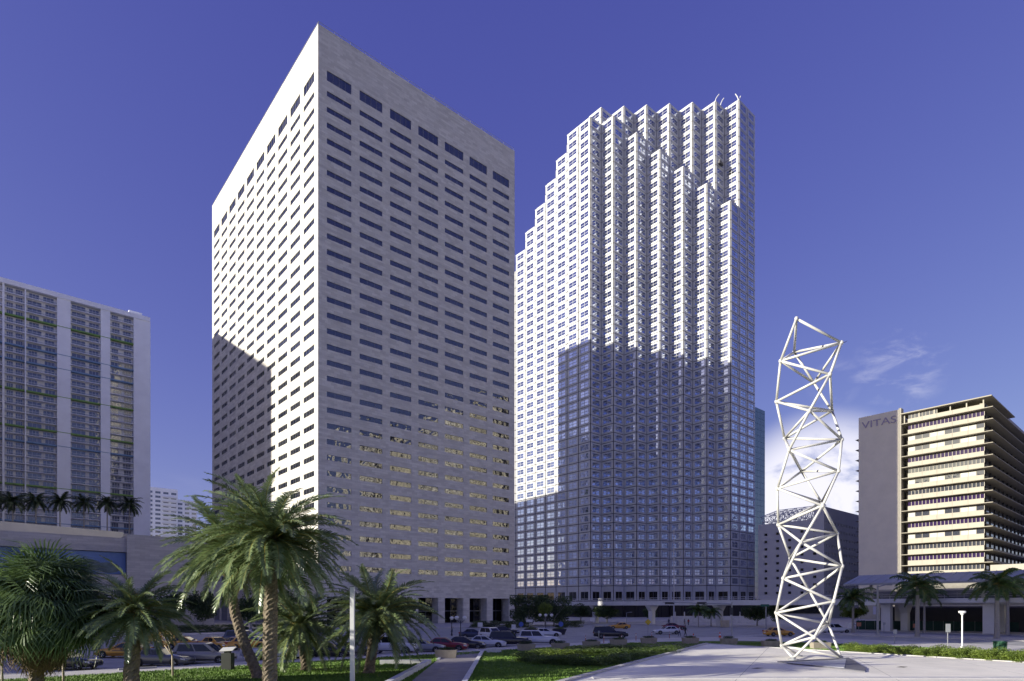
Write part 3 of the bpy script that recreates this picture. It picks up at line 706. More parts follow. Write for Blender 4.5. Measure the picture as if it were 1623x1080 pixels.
sf = thing('space_frame', 'white steel space frame canopy above the brown block', 'roof frame', (AX - .5, AY + 4.6, 0))
mb = MB(); nx, ny = 4, 5; P = {}
for i in range(nx + 1):
    for k in range(ny + 1): P[(i, k, 0)] = Vector((i * 4.2, k * 4.2, 42.0)); P[(i, k, 1)] = Vector((i * 4.2 + 2.1, k * 4.2 + 2.1, 44.6 + 1.2 * i))
for (i, k, l), p in P.items():
    for d in ((1, 0, l), (0, 1, l)):
        q = P.get((i + d[0], k + d[1], l))
        if q: mb.tube(p, q, .13, n=5)
    if l == 0:
        for d in ((0, 0), (-1, 0), (0, -1), (-1, -1)):
            q = P.get((i + d[0], k + d[1], 1))
            if q: mb.tube(p, q, .10, n=5)
mb.build('lattice', mat('frame_steel', (.5, .51, .54), .5), sf)
mb = MB()
for i in range(nx + 1):
    for k in (0, ny): mb.tube((i * 4.2, k * 4.2, 0.1), (i * 4.2, k * 4.2, 38.5), .25, n=6)
mb = MB()
for q in ((0, 0), (0, 2.5), (0, 5), (4, 3)): mb.tube((q[0] * 4.2 + .8, q[1] * 4.2 + .3, 41), (q[0] * 4.2 + .8, q[1] * 4.2 + .3, 42.0), .3, n=8)
mb.build('support', mat('frame_steel', (.5, .51, .54), .5), sf)
gx, gy = depth_at(1203, 420)
gt = thing('glass_tower', 'teal glass tower sliver right of the stepped tower', 'tower', (gx, gy, 0))
gm = glass('teal_glass', (0.03, 0.12, 0.16), 2.2, .01, .3); h = height_at(648, 420)
mb = MB(); mb.box(-30, 0, 0, 8.2, 20, h); mb.build('curtain_wall', gm, gt)
mb = MB()
for k in range(int(h / 4)): mb.box(-30.05, -.06, k * 4 + 2, 8.26, -.001, k * 4 + 2.25)
for k in range(7): mb.box(-4 + k * 2, -.08, 0, -3.88 + k * 2, -.062, h)
mb.build('mullions', mat('teal_frame', (.10, .22, .26), .5), gt)

# ---------------------------------------------------------------- neighbours beyond the frame: they shade the street and show in the windows
hotel_stone = mat('hotel_stone', (.62, .57, .50), .8, .06, .2)
t = thing('hotel_slab', 'long travertine hotel slab standing beyond the left edge of the view', 'building', (-103, 235, 0), math.atan(.151))
mb = MB(); mb.box(0, 0, 0, 104, 92, 117); mb.build('wall', hotel_stone, t)
mb = MB()
for k in range(30):
    for i in range(20): mb.box(2 + i * 5.1, -.12, 6 + k * 3.5, 5.4 + i * 5.1, -.01, 7.6 + k * 3.5)
stuff(mb.build('windows', dark_glass, t))
t = thing('bay_tower', 'rounded hotel tower standing beyond the left edge nearest the bay', 'building', (-150, 109, 0))
mb = MB(); pts = [(38, 0), (38, 97), (8, 97), (0, 89), (0, 8), (8, 0)]; mb.prism(pts, 0, 111); mb.build('wall', hotel_stone, t)
mb = MB()
for k in range(30):
    for i in range(16): mb.box(38.01, 3 + i * 5.3, 6 + k * 3.4, 38.12, 6.5 + i * 5.3, 7.6 + k * 3.4)
stuff(mb.build('windows', dark_glass, t))
creamy = mat('lit_cream_wall', (.74, .70, .56), .8, .06, .2); whity = mat('lit_white_wall', (.80, .78, .70), .8, .06, .2)
rb = [(-30, 42, 128, creamy, 'cream banded office tower beyond the right edge beside the slab block'), (-78, 44, 134, whity, 'white banded office tower second beyond the right edge of the view'),
      (-128, 46, 126, creamy, 'cream banded office tower third beyond the right edge of the view'), (-188, 54, 140, whity, 'white banded office tower farthest beyond the right edge of the view')]
for (y0, d, h, m_, lab) in rb:
    t = thing('banded_tower', lab, 'tower', (228 + (y0 % 7), y0, 0))
    mb = MB(); mb.box(0, 0, 0, 40, d, h); mb.build('glazing', dark_glass, t)
    mb = MB()
    for k in range(int(h / 4.2)): mb.box(-.5, -.5, k * 4.2, 40.5, d + .5, k * 4.2 + (3.2 if k % 6 == 0 else .55))
    rr = random.Random(int(h)); y = 0.0
    while y < d - 1.5:
        w = rr.choice((1.4, 2.4, 3.8)); mb.box(-1.1, y, 0, -.05, min(d, y + w), h + 1); y += w + rr.choice((2.2, 3.6, 6.0))
    mb.build('wall', m_, t)

# ================================================================== ELEVATED GUIDEWAY AND STATION
GX = 137.0
gw = thing('elevated_guideway', 'white elevated transit guideway on concrete columns across the avenue', 'guideway', (GX, 0, 0))
gconc = mat('guideway_concrete', (0.66, 0.66, 0.66), 0.7, 0.08, 0.4)
for k in range(14):
    y = -60 + k * 20
    mb = MB(); mb.box(-2.2, y + .05, 5.15, 2.2, y + 19.95, 5.5); mb.box(-2.35, y + .04, 5.2, -2.05, y + 19.96, 6.35); mb.box(2.05, y + .04, 5.2, 2.35, y + 19.96, 6.35)
    put('deck_span', mb.mesh('deck_span', gconc), gw)
    mb = MB(); mb.prism([(-.75, y - .6), (.75, y - .6), (.75, y + .6), (-.75, y + .6)], .1, 3.6)
    mb.add([(-.75, y - .6, 3.6), (.75, y - .6, 3.6), (.75, y + .6, 3.6), (-.75, y + .6, 3.6), (-2.1, y - .7, 5.14), (2.1, y - .7, 5.14), (2.1, y + .7, 5.14), (-2.1, y + .7, 5.14)],
           [(0, 1, 5, 4), (1, 2, 6, 5), (2, 3, 7, 6), (3, 0, 4, 7)])
    if k != 6: put('column', mb.mesh('column', gconc), gw)
mb = MB()
for zz in (6.75, 7.15): mb.tube((-2.2, -60, zz), (-2.2, 220, zz), .05, n=5)
for k in range(94): mb.tube((-2.2, -60 + k * 3, 6.3), (-2.2, -60 + k * 3, 7.2), .05, n=5)
mb.build('handrail', mat('rail_white', (.6, .6, .62), .5), gw)
ss = thing('transit_station', 'elevated station platform under a long grey metal roof', 'station', (GX, 0, 0))
mb = MB(); mb.add([(-6.5, -70, 9.0), (-6.5, 49, 9.0), (2, 49, 11.0), (2, -70, 11.0), (-6.5, -70, 9.35), (-6.5, 49, 9.35), (2, 49, 11.35), (2, -70, 11.35)], [(0, 1, 2, 3), (7, 6, 5, 4), (0, 4, 5, 1), (1, 5, 6, 2), (3, 7, 4, 0)])
mb.build('roof', mat('roof_metal', (.26, .28, .33), .45, .06, .3, metal=.2), ss)
for k in range(60):
    mb = MB(); y = -70 + k * 2; mb.add([(-6.5, y, 9.36), (2, y, 11.36), (2, y + .08, 11.36), (-6.5, y + .08, 9.36), (-6.5, y, 9.42), (2, y, 11.42), (2, y + .08, 11.42), (-6.5, y + .08, 9.42)], [(0, 1, 5, 4), (4, 5, 6, 7), (2, 3, 7, 6), (0, 4, 7, 3)])
    put('roof_seam', mb.mesh('roof_seam', mat('roof_metal', (.3, .3, .3))), ss)
mb = MB(); mb.box(-6.0, -70, 5.5, -2.4, 47, 6.3); mb.box(2.4, -70, 5.5, 6.5, 49, 6.3); mb.build('platform', gconc, ss)
mb = MB(); mb.box(6.0, -70, 6.3, 6.4, 49, 8.0); mb.build('back_wall', mat('station_wall', (.16, .16, .18), .7), ss)
for k in range(9):
    mb = MB(); y = 45 - k * 9; mb.box(-3.4, y - .25, 6.3, -2.9, y + .25, 9.7); put('roof_post', mb.mesh('roof_post', grey_metal), ss)
for k in range(6):
    mb = MB(); y = 42 - k * 16; mb.box(-4.6, y - .8, .1, -3.2, y + .8, 5.48); mb.box(3.2, y - .8, .1, 4.8, y + .8, 5.48); put('column', mb.mesh('column', gconc), ss)
mb = MB()
for k in range(40): mb.tube((-5.9, 47 - k * 2.4, 6.3), (-5.9, 47 - k * 2.4, 7.4), .04, n=4)
mb.tube((-5.9, 47, 7.4), (-5.9, -60, 7.4), .05, n=4); mb.build('railing', grey_metal, ss)
mb = MB(); mb.box(8, -70, .1, 30, 47, 4.6); mb.build('shop_base', mat('shop_dark', (.05, .05, .055), .8), ss)
tr = thing('transit_car', 'white and red transit car waiting at the station', 'train', (GX, 7.0, 6.4))
mb = MB()
prof = [(-1.35, .0), (-1.4, .9), (-1.4, 1.9), (-1.2, 2.7), (-.8, 3.0), (.8, 3.0), (1.2, 2.7), (1.4, 1.9), (1.4, .9), (1.35, .0)]
n = len(prof); vs = []
for y, s in ((-14, 1), (10.4, 1), (11.4, .92), (11.9, .78)): vs += [(x * s, y, .25 + z * s * .98) for x, z in prof]
fs = [(k * n + i, k * n + (i + 1) % n, (k + 1) * n + (i + 1) % n, (k + 1) * n + i) for k in range(3) for i in range(n)] + [tuple(range(n)), tuple(3 * n + i for i in range(n))]
mb.add(vs, fs); mb.build('body', white_paint, tr)
mb = MB(); mb.box(-1.43, -13, .5, -1.405, 4.2, 1.3); mb.build('red_stripe', mat('train_red', (.35, .03, .04), .4), tr)
for k in range(4):
    mb = MB(); mb.box(-1.42, -12 + k * 5.2, 1.45, -1.402, -8 + k * 5.2, 2.35); mb.build('window', dark_glass, tr)
mb = MB(); mb.box(-1.0, 11.6, 1.5, 1.0, 11.98, 2.4); mb.build('windshield', dark_glass, tr)
mb = MB(); mb.box(-1.43, 4.6, .6, -1.408, 9.0, 1.35); mb.build('printed_panel', mat('train_print', (.35, .36, .45), .5, .5, 3), tr)

# street wall behind the guideway: low lit wall, awnings, dark shop fronts
sw = thing('shopfront_row', 'row of dark shop fronts with red and blue awnings below the station', 'shop', (GX + 13, -40, 0))
mb = MB(); mb.box(0, 0, 0, 8, 88, 4.9); mb.build('wall', mat('shop_wall', (.12, .11, .12), .8), sw)
for y, c in ((34, 'r'), (42, 'r'), (52, 'r'), (14, 'b'), (24, 'b'), (62, 'r')):
    mb = MB(); mb.add([(-.05, y, 3.4), (-.05, y + 6, 3.4), (-1.6, y + 6, 2.5), (-1.6, y, 2.5), (-.05, y, 2.5), (-.05, y + 6, 2.5)], [(0, 1, 2, 3), (0, 3, 4), (1, 5, 2)])
    mb.build('awning', mat('awning_red', (.22, .03, .04), .8) if c == 'r' else mat('awning_blue', (.03, .06, .35), .8), sw)
    mb = MB(); mb.box(-.06, y + .4, .3, -.02, y + 5.6, 2.4); mb.build('shop_window', dark_glass, sw)
lw2 = thing('low_screen_wall', 'low pale screen wall beneath the guideway left of the sculpture', 'wall', (*depth_at(1120, 172), 0), FACE_ROT)
mb = MB(); mb.box(-10, 0, .1, 22, .4, 2.2)
for k in range(12): mb.box(-9 + k * 2.6, -.05, .1, -8.7 + k * 2.6, .001, 3.4)
mb.build('wall', mat('pale_wall', (.55, .54, .52), .8), lw2)

# ================================================================== LATTICE SCULPTURE
phi = math.atan((1281.5 - 811.5) / 970)
sx = (math.cos(phi) * RIGHT[0] - math.sin(phi) * AWAY[0], math.cos(phi) * RIGHT[1] - math.sin(phi) * AWAY[1])
sy = (math.sin(phi) * RIGHT[0] + math.cos(phi) * AWAY[0], math.sin(phi) * RIGHT[1] + math.cos(phi) * AWAY[1])
sc0 = depth_at(1281.5, 54.3)
lat = thing('lattice_sculpture', 'tall twisting white steel lattice sculpture on the plaza', 'sculpture', (*sc0, 0.2))
VN = []
for n in range(32):
    al = R(-66 - 132.2 * (n - 16)); z = 29.3 - 1.01 * n if n < 29 else 0.18
    r = 2.64
    VN.append(Vector((sx[0] * r * math.cos(al) + sy[0] * r * math.sin(al), sx[1] * r * math.cos(al) + sy[1] * r * math.sin(al), z)))
steel = mat('white_steel', (0.60, 0.595, 0.56), 0.4, 0.08, 1.2)
for n in range(32):
    for k in (1, 2, 3):
        if n + k > 31 or n >= 29: continue
        mb = MB(); mb.tube(VN[n], VN[n + k], .108, n=10); mb.build('strut', steel, lat, smooth=True)
for n in range(29):
    mb = MB(); mb.lathe([(.02, -.2), (.11, -.16), (.16, -.07), (.16, .07), (.11, .16), (.02, .2)], 10, c=VN[n]); mb.build('joint', steel, lat, smooth=True)
for n in (29, 30, 31):
    mb = MB(); mb.lathe([(.45, -.17), (.45, -.08), (.2, -.04), (.2, .1)], 12, c=VN[n]); mb.build('foot', grey_metal, lat)
mb = MB(); c0 = [ground(1232, 1050, .2), ground(1345, 1044, .2), ground(1372, 1060, .2), ground(1371, 1066, .2)]
bp = thing('base_slab', 'low grey granite slab under the lattice sculpture', 'slab', (*c0[0], .2))
mb.prism([(p[0] - c0[0][0], p[1] - c0[0][1]) for p in c0], 0.004, .09); mb.build('slab', mat('slab_grey', (.13, .13, .15), .7), bp)
mb = MB(); c1 = [ground(1243, 1050.5, .3), ground(1341, 1045.5, .3), ground(1338, 1059, .3)]
mb.prism([(p[0] - c0[0][0], p[1] - c0[0][1]) for p in c1], 0.09, .12); mb.build('inlay', mat('slab_light', (.40, .41, .44), .7), bp)

# ================================================================== VEGETATION
def frond(L, e0, e1, nl, ll, wd, seed, up=0.35, fwd=0.55, hang=0.25, rach=0.035, jit=.16):
    """feather leaf: arching rachis with two rows of narrow leaflets; starts at the origin, runs along +x"""
    rn = random.Random(seed); mb = MB(); ns = 12; p = Vector((0, 0, 0)); pts = [p.copy()]; tans = []
    yaw = 0.0
    for k in range(ns):
        e = R(e0 + (e1 - e0) * ((k + .5) / ns) ** 1.25); yaw += rn.uniform(-.05, .05)
        d = Vector((math.cos(e) * math.cos(yaw), math.sin(yaw) * math.cos(e), math.sin(e))); tans.append(d); p = p + d * (L / ns); pts.append(p.copy())
    tans.append(tans[-1])
    for k in range(ns): mb.tube(pts[k], pts[k + 1], rach * (1 - .85 * k / ns), rach * (1 - .85 * (k + 1) / ns), n=4, m=1, caps=False)
    for i in range(nl):
        t = .12 + .88 * i / (nl - 1); f = t * ns; k = min(int(f), ns - 1); q = pts[k].lerp(pts[k + 1], f - k); T = tans[k]
        side = Vector((-T.y, T.x, 0)).normalized(); nrm = side.cross(T) * -1
        if nrm.z < 0: nrm = -nrm
        l = ll * (math.sin(math.pi * min(1, .16 + .80 * t)) ** .7) * rn.uniform(.8, 1.12)
        for s in (-1, 1):
            d = (side * s * (1 - .25 * t) + T * (fwd + .5 * t) + nrm * (up + rn.uniform(-jit, jit))).normalized()
            mid = q + d * l * .5; tip = q + d * l + Vector((0, 0, -hang * l * rn.uniform(.5, 1.4)))
            w = T * (wd / 2)
            mb.add([q - w, q + w, mid + w * .9, mid - w * .9, tip], [(0, 1, 2, 3), (3, 2, 4)], 0)
    return mb
leaf_date = mat('date_leaf', (0.085, 0.145, 0.06), 0.28, 0.3, 0.9, hue=(0.30, 0.38, 0.175), trans=.2)
rach_date = mat('date_rachis', (0.26, 0.22, 0.045), 0.55, 0.2)
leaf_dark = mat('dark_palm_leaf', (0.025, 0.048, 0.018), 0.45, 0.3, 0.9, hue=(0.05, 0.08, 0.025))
leaf_royal = mat('royal_leaf', (0.06, 0.125, 0.035), 0.42, 0.3, 0.9, hue=(0.12, 0.205, 0.06), trans=.3)
leaf_dead = mat('dead_leaf', (0.16, 0.10, 0.045), 0.8, 0.35, 1.2, hue=(0.24, 0.17, 0.08))
bark_date = mat('palm_bark', (0.17, 0.135, 0.095), 0.9, 0.35, 5, hue=(0.27, 0.22, 0.155))
bark_grey = mat('grey_bark', (0.30, 0.285, 0.26), 0.85, 0.15, 2.5, stretch=(1, 1, 6))
FR = {}
def frond_mesh(kind, e0, v):
    key = (kind, e0, v)
    if key not in FR:
        if kind == 'date': mbx = frond(4.6, e0, e0 - (62 if e0 > 0 else 44), 46, .68, .085, v * 31 + e0, .28, .42, .22, .04, .22); ms = [leaf_date, rach_date]
        elif kind == 'dead': mbx = frond(3.2, e0, e0 - 25, 34, .45, .05, v * 17 + e0, .1, .7, .5); ms = [leaf_dead, leaf_dead]
        elif kind == 'royal': mbx = frond(3.6, e0, e0 - 85, 56, .85, .09, v * 13 + e0, .12, .4, .5, .05); ms = [leaf_royal, rach_date]
        else: mbx = frond(4.2, e0, e0 - 80, 34, .8, .12, v * 11 + e0, .1, .45, .45, .05); ms = [leaf_dark, leaf_dark]
        FR[key] = mbx.mesh('frond', ms)
    return FR[key]
def palm_trunk(base, top, r0, r1, m, rough=0.0, bend=0.0, seed=1, flare=1.3):
    rn = random.Random(seed); mb = MB(); base = Vector(base); top = Vector(top); nr = max(14, int((top - base).length / .14)); n = 14
    vs = []; ax = (top - base); sd = Vector((ax.y, -ax.x, 0)) if (ax.xy.length > .01) else Vector((1, 0, 0)); sd = Vector((RIGHT[0], RIGHT[1], 0))
    for k in range(nr + 1):
        t = k / nr; c = base.lerp(top, t) + sd * (bend * math.sin(math.pi * t)); r = r0 + (r1 - r0) * t
        r *= 1 + (flare - 1) * max(0, 1 - t * nr * .14 / .8) ** 2
        for i in range(n):
            a = 2 * math.pi * (i + (k % 2) * .5) / n; rr = r * (1 + rough * ((((i + k) % 2) * 2 - 1) * .6 + rn.uniform(-.6, .6)))
            vs.append((c.x + rr * math.cos(a), c.y + rr * math.sin(a), c.z))
    fs = [(k * n + i, k * n + (i + 1) % n, (k + 1) * n + (i + 1) % n, (k + 1) * n + i) for k in range(nr) for i in range(n)]
    mb.add(vs, fs); return mb
def feather_palm(name, label, group, base, crown, kind, nfr, scale, elevs, trunk, bend=0.0, dead=0, seed=1, cat='palm tree', wind=0.0):
    """trunk from base to crown point; elevs: list of (elevation, weight)"""
    rn = random.Random(seed); t = thing(name, label, cat, base, 0, group); b0 = Vector(base); cv = Vector(crown) - b0
    r0, r1, m_, rough = trunk
    palm_trunk((0, 0, -.05), cv, r0, r1, m_, rough, bend, seed).build('trunk', m_, t, smooth=rough == 0)
    if kind == 'date':
        mb = MB()
        for k in range(70):
            a = rn.uniform(0, 6.283); zz = -rn.random() * 1.7 * scale; rr = r1 * (1.25 + .35 * zz / (1.7 * scale))
            p = cv + Vector((rr * math.cos(a) * .6, rr * math.sin(a) * .6, zz)); q = cv + Vector((rr * 1.9 * math.cos(a), rr * 1.9 * math.sin(a), zz + .35))
            mb.tube(p, q, .09 * scale, .04 * scale, n=5)
        mb.build('cut_stalks', mat('cut_stalk', (.20, .15, .07), .8, .35, 3, hue=(.34, .27, .10)), t)
    if kind == 'date':
        mb = MB()
        for k in range(26):
            a = rn.uniform(0, 6.283); e = R(rn.uniform(35, 85)); l = scale * rn.uniform(.7, 1.3); d0 = Vector((math.cos(a) * math.cos(e), math.sin(a) * math.cos(e), math.sin(e))); s0 = cv + d0 * .15
            mb.tube(s0, s0 + d0 * l, .045, .02, n=4)
            for q in range(7): p = s0 + d0 * l * (.45 + .08 * q); mb.tube(p, p + (d0 + Vector((rn.uniform(-1, 1), rn.uniform(-1, 1), rn.uniform(-.4, .6)))).normalized() * .28, .016, .008, n=3)
        mb.build('flower_stalks', mat('yellow_stalk', (.50, .40, .045), .5, .2, 2), t)
    tot = sum(w for _, w in elevs); k = 0
    for e0, w in elevs:
        cnt = max(1, round(nfr * w / tot)); off = rn.random() * 6.28
        for i in range(cnt):
            az = off + 6.283 * i / cnt + rn.uniform(-.22, .22)
            put('frond', frond_mesh(kind, e0, rn.randrange(2)), t, cv + Vector((0, 0, rn.uniform(-.1, .1))), rot=(rn.uniform(-.45, .45), rn.uniform(-.14, .14), az), scale=scale * rn.uniform(.85, 1.1))
    for i in range(dead):
        put('dead_frond', frond_mesh('dead', -50, i % 2), t, cv + Vector((0, 0, -.5 * scale)), rot=(0, rn.uniform(-.2, .2), rn.uniform(0, 6.28)), scale=scale * rn.uniform(.7, 1.05))
    return t
DATE_E = [(80, 3), (66, 5), (50, 8), (34, 11), (18, 12), (2, 11), (-16, 9), (-34, 7)]
def date_palm(label, px, base_py, crown_px, crown_py, scale, nfr=62, bend=0.0, dead=5, seed=1, lean_depth=0.0, r=(.34, .27)):
    b = ground(px, base_py, .11); Y = depth_of(*b); c = depth_at(crown_px, Y + lean_depth); z = height_at(crown_py, Y + lean_depth)
    return feather_palm('date_palm', label, 'date palms on the lawn', (*b, .11), (*c, z), 'date', nfr, scale, DATE_E, (*r, bark_date, .11), bend, dead, seed)
date_palm('tallest date palm with straight trunk in front of the tower corner', 427, 1094, 430, 858, 1.02, 135, 0, 7, 2, r=(.40, .33))
date_palm('tall date palm with curved leaning trunk left of the tallest palm', 412, 1076, 362, 876, 1.0, 115, -.55, 8, 5, lean_depth=1.5, r=(.36, .29))
date_palm('short date palm between the fan palm and the leaning palm', 207, 1096, 214, 971, 0.72, 84, 0, 8, 9, r=(.40, .34))
date_palm('short date palm standing by the seat wall', 584, 1068, 598, 976, 1.0, 110, 0, 4, 13, r=(.36, .34))
date_palm('small date palm just right of the tallest palm trunk', 486, 1063, 474, 992, 0.9, 90, 0, 5, 17, r=(.32, .3))

# fan palm at the left edge
def fan_leaf(rad, seg, seed, droop=0.35, spread=250):
    rn = random.Random(seed); mb = MB(); pl = rad * 1.05
    mb.tube((0, 0, 0), (pl, 0, 0), .022, .012, n=4, m=1, caps=False)
    for i in range(seg):
        a = R(-spread / 2 + spread * (i + .5) / seg); l = rad * (1 - .28 * abs(a) / R(spread / 2)) * rn.uniform(.9, 1.08); ha = R(spread / seg) * .36
        c = Vector((pl, 0, 0)); dz = .22 * abs(math.sin(a * .5)) - .05
        def pt(rr, an, z): return c + Vector((rr * math.cos(an), rr * math.sin(an), z))
        z1 = l * .55 * dz * -.6; z2 = -l * droop * rn.uniform(.6, 1.5)
        mb.add([c, pt(l * .5, a - ha, z1), pt(l * .5, a + ha, z1), pt(l * .78, a + ha * .45, z1 + z2 * .3), pt(l * .78, a - ha * .45, z1 + z2 * .3), pt(l * .93, a, z1 + z2 * 1.1)],
               [(0, 1, 2), (1, 4, 3, 2), (4, 5, 3)], 0)
    return mb
leaf_fan = mat('fan_leaf', (0.08, 0.15, 0.055), 0.34, 0.3, 1.0, hue=(0.19, 0.27, 0.10), trans=.3)
fan_green = [fan_leaf(1.25, 34, s, .5).mesh('fan_leaf', [leaf_fan, rach_date]) for s in range(4)]
fan_dead = [fan_leaf(1.15, 22, 40 + s, .6, 200).mesh('fan_leaf', [leaf_dead, leaf_dead]) for s in range(2)]
fb = ground(57, 1098, .11); FY = depth_of(*fb)
fp = thing('fan_palm', 'big round fan palm at the left edge of the lawn', 'palm tree', (*fb, .11))
ctop = Vector((*depth_at(62, FY), height_at(972, FY))) - Vector(fp.location)
palm_trunk((0, 0, -.05), ctop, .36, .3, bark_date, .1, 0, 21).build('trunk', bark_date, fp)
rn = random.Random(11)
for i in range(230):
    e = math.degrees(math.asin(rn.uniform(-.55, .98))); az = rn.uniform(0, 6.283); s = rn.uniform(.9, 1.35)
    if e < -30: s *= .9
    put('fan_leaf', rn.choice(fan_green), fp, ctop + Vector((0, 0, rn.uniform(-.3, .5))), rot=(rn.uniform(-.7, .7), R(-e), az), scale=s * 1.26)
for i in range(46):
    put('dead_fan_leaf', rn.choice(fan_dead), fp, ctop + Vector((0, 0, -.5 - rn.random() * .5)), rot=(rn.uniform(-.5, .5), R(rn.uniform(38, 78)), rn.uniform(0, 6.283)), scale=rn.uniform(.9, 1.25))

# royal palms along the avenue
def royal(label, px, base_py, crown_py, scale, seed, r=.26, z0=.13):
    b = ground(px, base_py, z0); Y = depth_of(*b); z = height_at(crown_py, Y)
    t = feather_palm('royal_palm', label, 'royal palms along the avenue', (*b, z0), (*b, z), 'royal', 24, scale, [(70, 4), (48, 6), (25, 6), (2, 4)], (r, r * .62, bark_grey, 0), 0, 0, seed)
    mb = MB(); mb.lathe([(r * .62, -1.5), (r * .72, -1.2), (r * .6, -.3), (r * .4, .1)], 12, c=Vector((0, 0, z - z0))); mb.build('crownshaft', mat('crownshaft', (.10, .16, .05), .5), t, smooth=True)
royal('royal palm nearest the right edge with a thick pale trunk', 1580, 1012.5, 927, 1.22, 31, .36)
royal('slimmer royal palm just behind the rightmost one', 1597, 1006, 932, 1.15, 32, .3)
royal('royal palm in front of the station middle', 1454, 1009.5, 930, 1.1, 33, .34)
royal('thin royal palm half hidden right of the middle royal palm', 1465, 1003, 944, 1.1, 34, .22)
royal('royal palm right of the sculpture by the station end', 1352, 1003, 950, 1.2, 35, .26)
royal('young royal palm left of the traffic mast under the guideway', 1107, 994, 969, .85, 36, .14)
royal('short royal palm beside the young one under the guideway', 1127, 993, 972, .8, 37, .16)
# palms on the podium roof
for i, (px, cy) in enumerate(((-14, 790), (20, 794), (57, 794), (95, 795), (133, 797), (170, 798), (205, 800))):
    x, y = depth_at(px, 0); Yd = 160 + i * 5.0; x, y = depth_at(px, Yd); zb = zt + 5.4; z = height_at(cy, Yd)
    names = ['leftmost dark palm on the podium roof, cut by the frame', 'second dark palm from the left on the podium roof', 'third dark palm from the left on the podium roof', 'fourth dark palm from the left on the podium roof', 'fifth dark palm from the left on the podium roof', 'sixth dark palm from the left on the podium roof', 'rightmost dark palm on the podium roof']
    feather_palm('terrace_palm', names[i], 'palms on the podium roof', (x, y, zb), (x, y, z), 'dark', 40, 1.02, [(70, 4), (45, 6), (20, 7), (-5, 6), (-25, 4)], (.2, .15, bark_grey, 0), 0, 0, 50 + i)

# broadleaf trees, hedges, shrubs
def leaf_mass(seed, n, rx, ry, rz, size, clumps=10, box=False):
    rn = random.Random(seed); mb = MB(); cs = []
    for c in range(clumps):
        while True:
            p = Vector((rn.uniform(-1, 1), rn.uniform(-1, 1), rn.uniform(-1, 1)))
            if box or p.length < 1: break
        cs.append((p * (.86 if box else .72), rn.uniform(.3, .52)))
    for i in range(n):
        c, r = rn.choice(cs); d = Vector((rn.gauss(0, 1), rn.gauss(0, 1), rn.gauss(0, 1))).normalized() * r * rn.random() ** .28
        p = c + d
        if box: p = Vector([max(-1, min(1, v)) for v in p])
        p = Vector((p.x * rx, p.y * ry, p.z * rz)); s = size * rn.uniform(.6, 1.3)
        u = Vector((rn.uniform(-1, 1), rn.uniform(-1, 1), rn.uniform(-.7, .7))).normalized(); v = u.orthogonal().normalized(); v.rotate(Matrix.Rotation(rn.random() * 6.28, 3, u))
        w = u.cross(v)
        mb.add([p - v * s * .5, p + w * s * .28, p + v * s * .5, p - w * s * .28], [(0, 1, 2, 3)])
    return mb
leaf_tree = mat('tree_leaf', (0.042, 0.08, 0.026), 0.5, 0.35, .8, hue=(0.075, 0.12, 0.036), trans=.25)
leaf_hedge = mat('hedge_leaf', (0.06, 0.11, 0.022), 0.5, 0.3, 1.2, hue=(0.14, 0.21, 0.04), trans=.25)
leaf_bright = mat('bright_shrub_leaf', (0.11, 0.18, 0.025), 0.5, 0.3, 1.2, hue=(0.20, 0.27, 0.04), trans=.25)  # lighter leaf copy: sunlight put into the colour of sunlit plants; hedge shares it
TREE = [leaf_mass(s, 6000, 1, 1, 1, .12, 26).mesh('crown', leaf_tree) for s in (1, 2, 3)]
BOXT = [leaf_mass(s, 6000, 1, 1, 1, .11, 46, True).mesh('crown', leaf_tree) for s in (4, 5)]
def tree(label, px, Y, zc, rx, rz, seed, box=False, ry=None, m=None, group='shade trees in front of the towers', pos=None):
    x, y = pos if pos else depth_at(px, Y); t = thing('broadleaf_tree', label, 'tree', (x, y, .1), FACE_ROT, group); rn = random.Random(seed)
    mb = MB(); h = zc - rz * .5; mb.tube((0, 0, 0), (.1, 0, h * .7), .24, .17, n=8)
    for k in range(5):
        a = k * 1.256 + rn.random(); mb.tube((.1, 0, h * .68), (.1 + rx * .55 * math.cos(a), rx * .5 * math.sin(a), zc + rz * rn.uniform(-.2, .4)), .14, .03, n=6)
    mb.build('trunk', bark_grey, t)
    o = put('crown', (BOXT if box else TREE)[seed % (2 if box else 3)], t, (0, 0, zc), rot=(0, 0, 0 if box else rn.random() * 6.28), scale=(rx, ry or rx, rz))
    if m: o.material_slots[0].link = 'OBJECT'; o.material_slots[0].material = m
    return t
tree('square clipped dark tree right of the travertine tower base', 838, 152, 4.3, 4.6, 3.2, 4, True, 4)
tree('square clipped dark tree beside the first in front of the stepped tower', 878, 154, 4.2, 4.6, 3.1, 5, True, 4)
tree('small sunlit yellow green tree between the globe lamp and clipped trees', 864, 146, 4.2, 1.8, 1.9, 6, m=leaf_bright)  # sunlit look comes from the lighter leaf colour
tree('low dark tree under the left end of the guideway', 920, 165, 3.8, 3.6, 1.9, 7)
tree('second low dark tree under the guideway left of the columns', 962, 176, 3.4, 4.2, 2.0, 8)
tree('small dark tree under the guideway between the columns', 1030, 180, 3.0, 2.6, 1.8, 9)
tree('broad dark tree under the guideway left of the sculpture', 1200, 150, 4.0, 4.2, 2.6, 10)
tree('dark green tree behind the sculpture base left side', 1232, 142, 3.6, 2.6, 2.2, 11)
tree('flat topped sunlit tree right of the sculpture below the station', 1352, 128, 3.6, 3.2, 1.3, 12, m=leaf_bright)  # lighter leaf colour stands in for sun on this crown
tree('small round tree in front of the red awnings', 1490, 136, 2.9, 2.2, 1.5, 13)
tree('dark tree beside the shop fronts below the station', 1552, 130, 2.6, 2.0, 1.3, 14)
tree('dark tree in front of the tower wall left of the leaning palm', 322, 128, 5.2, 3.6, 3.6, 15)
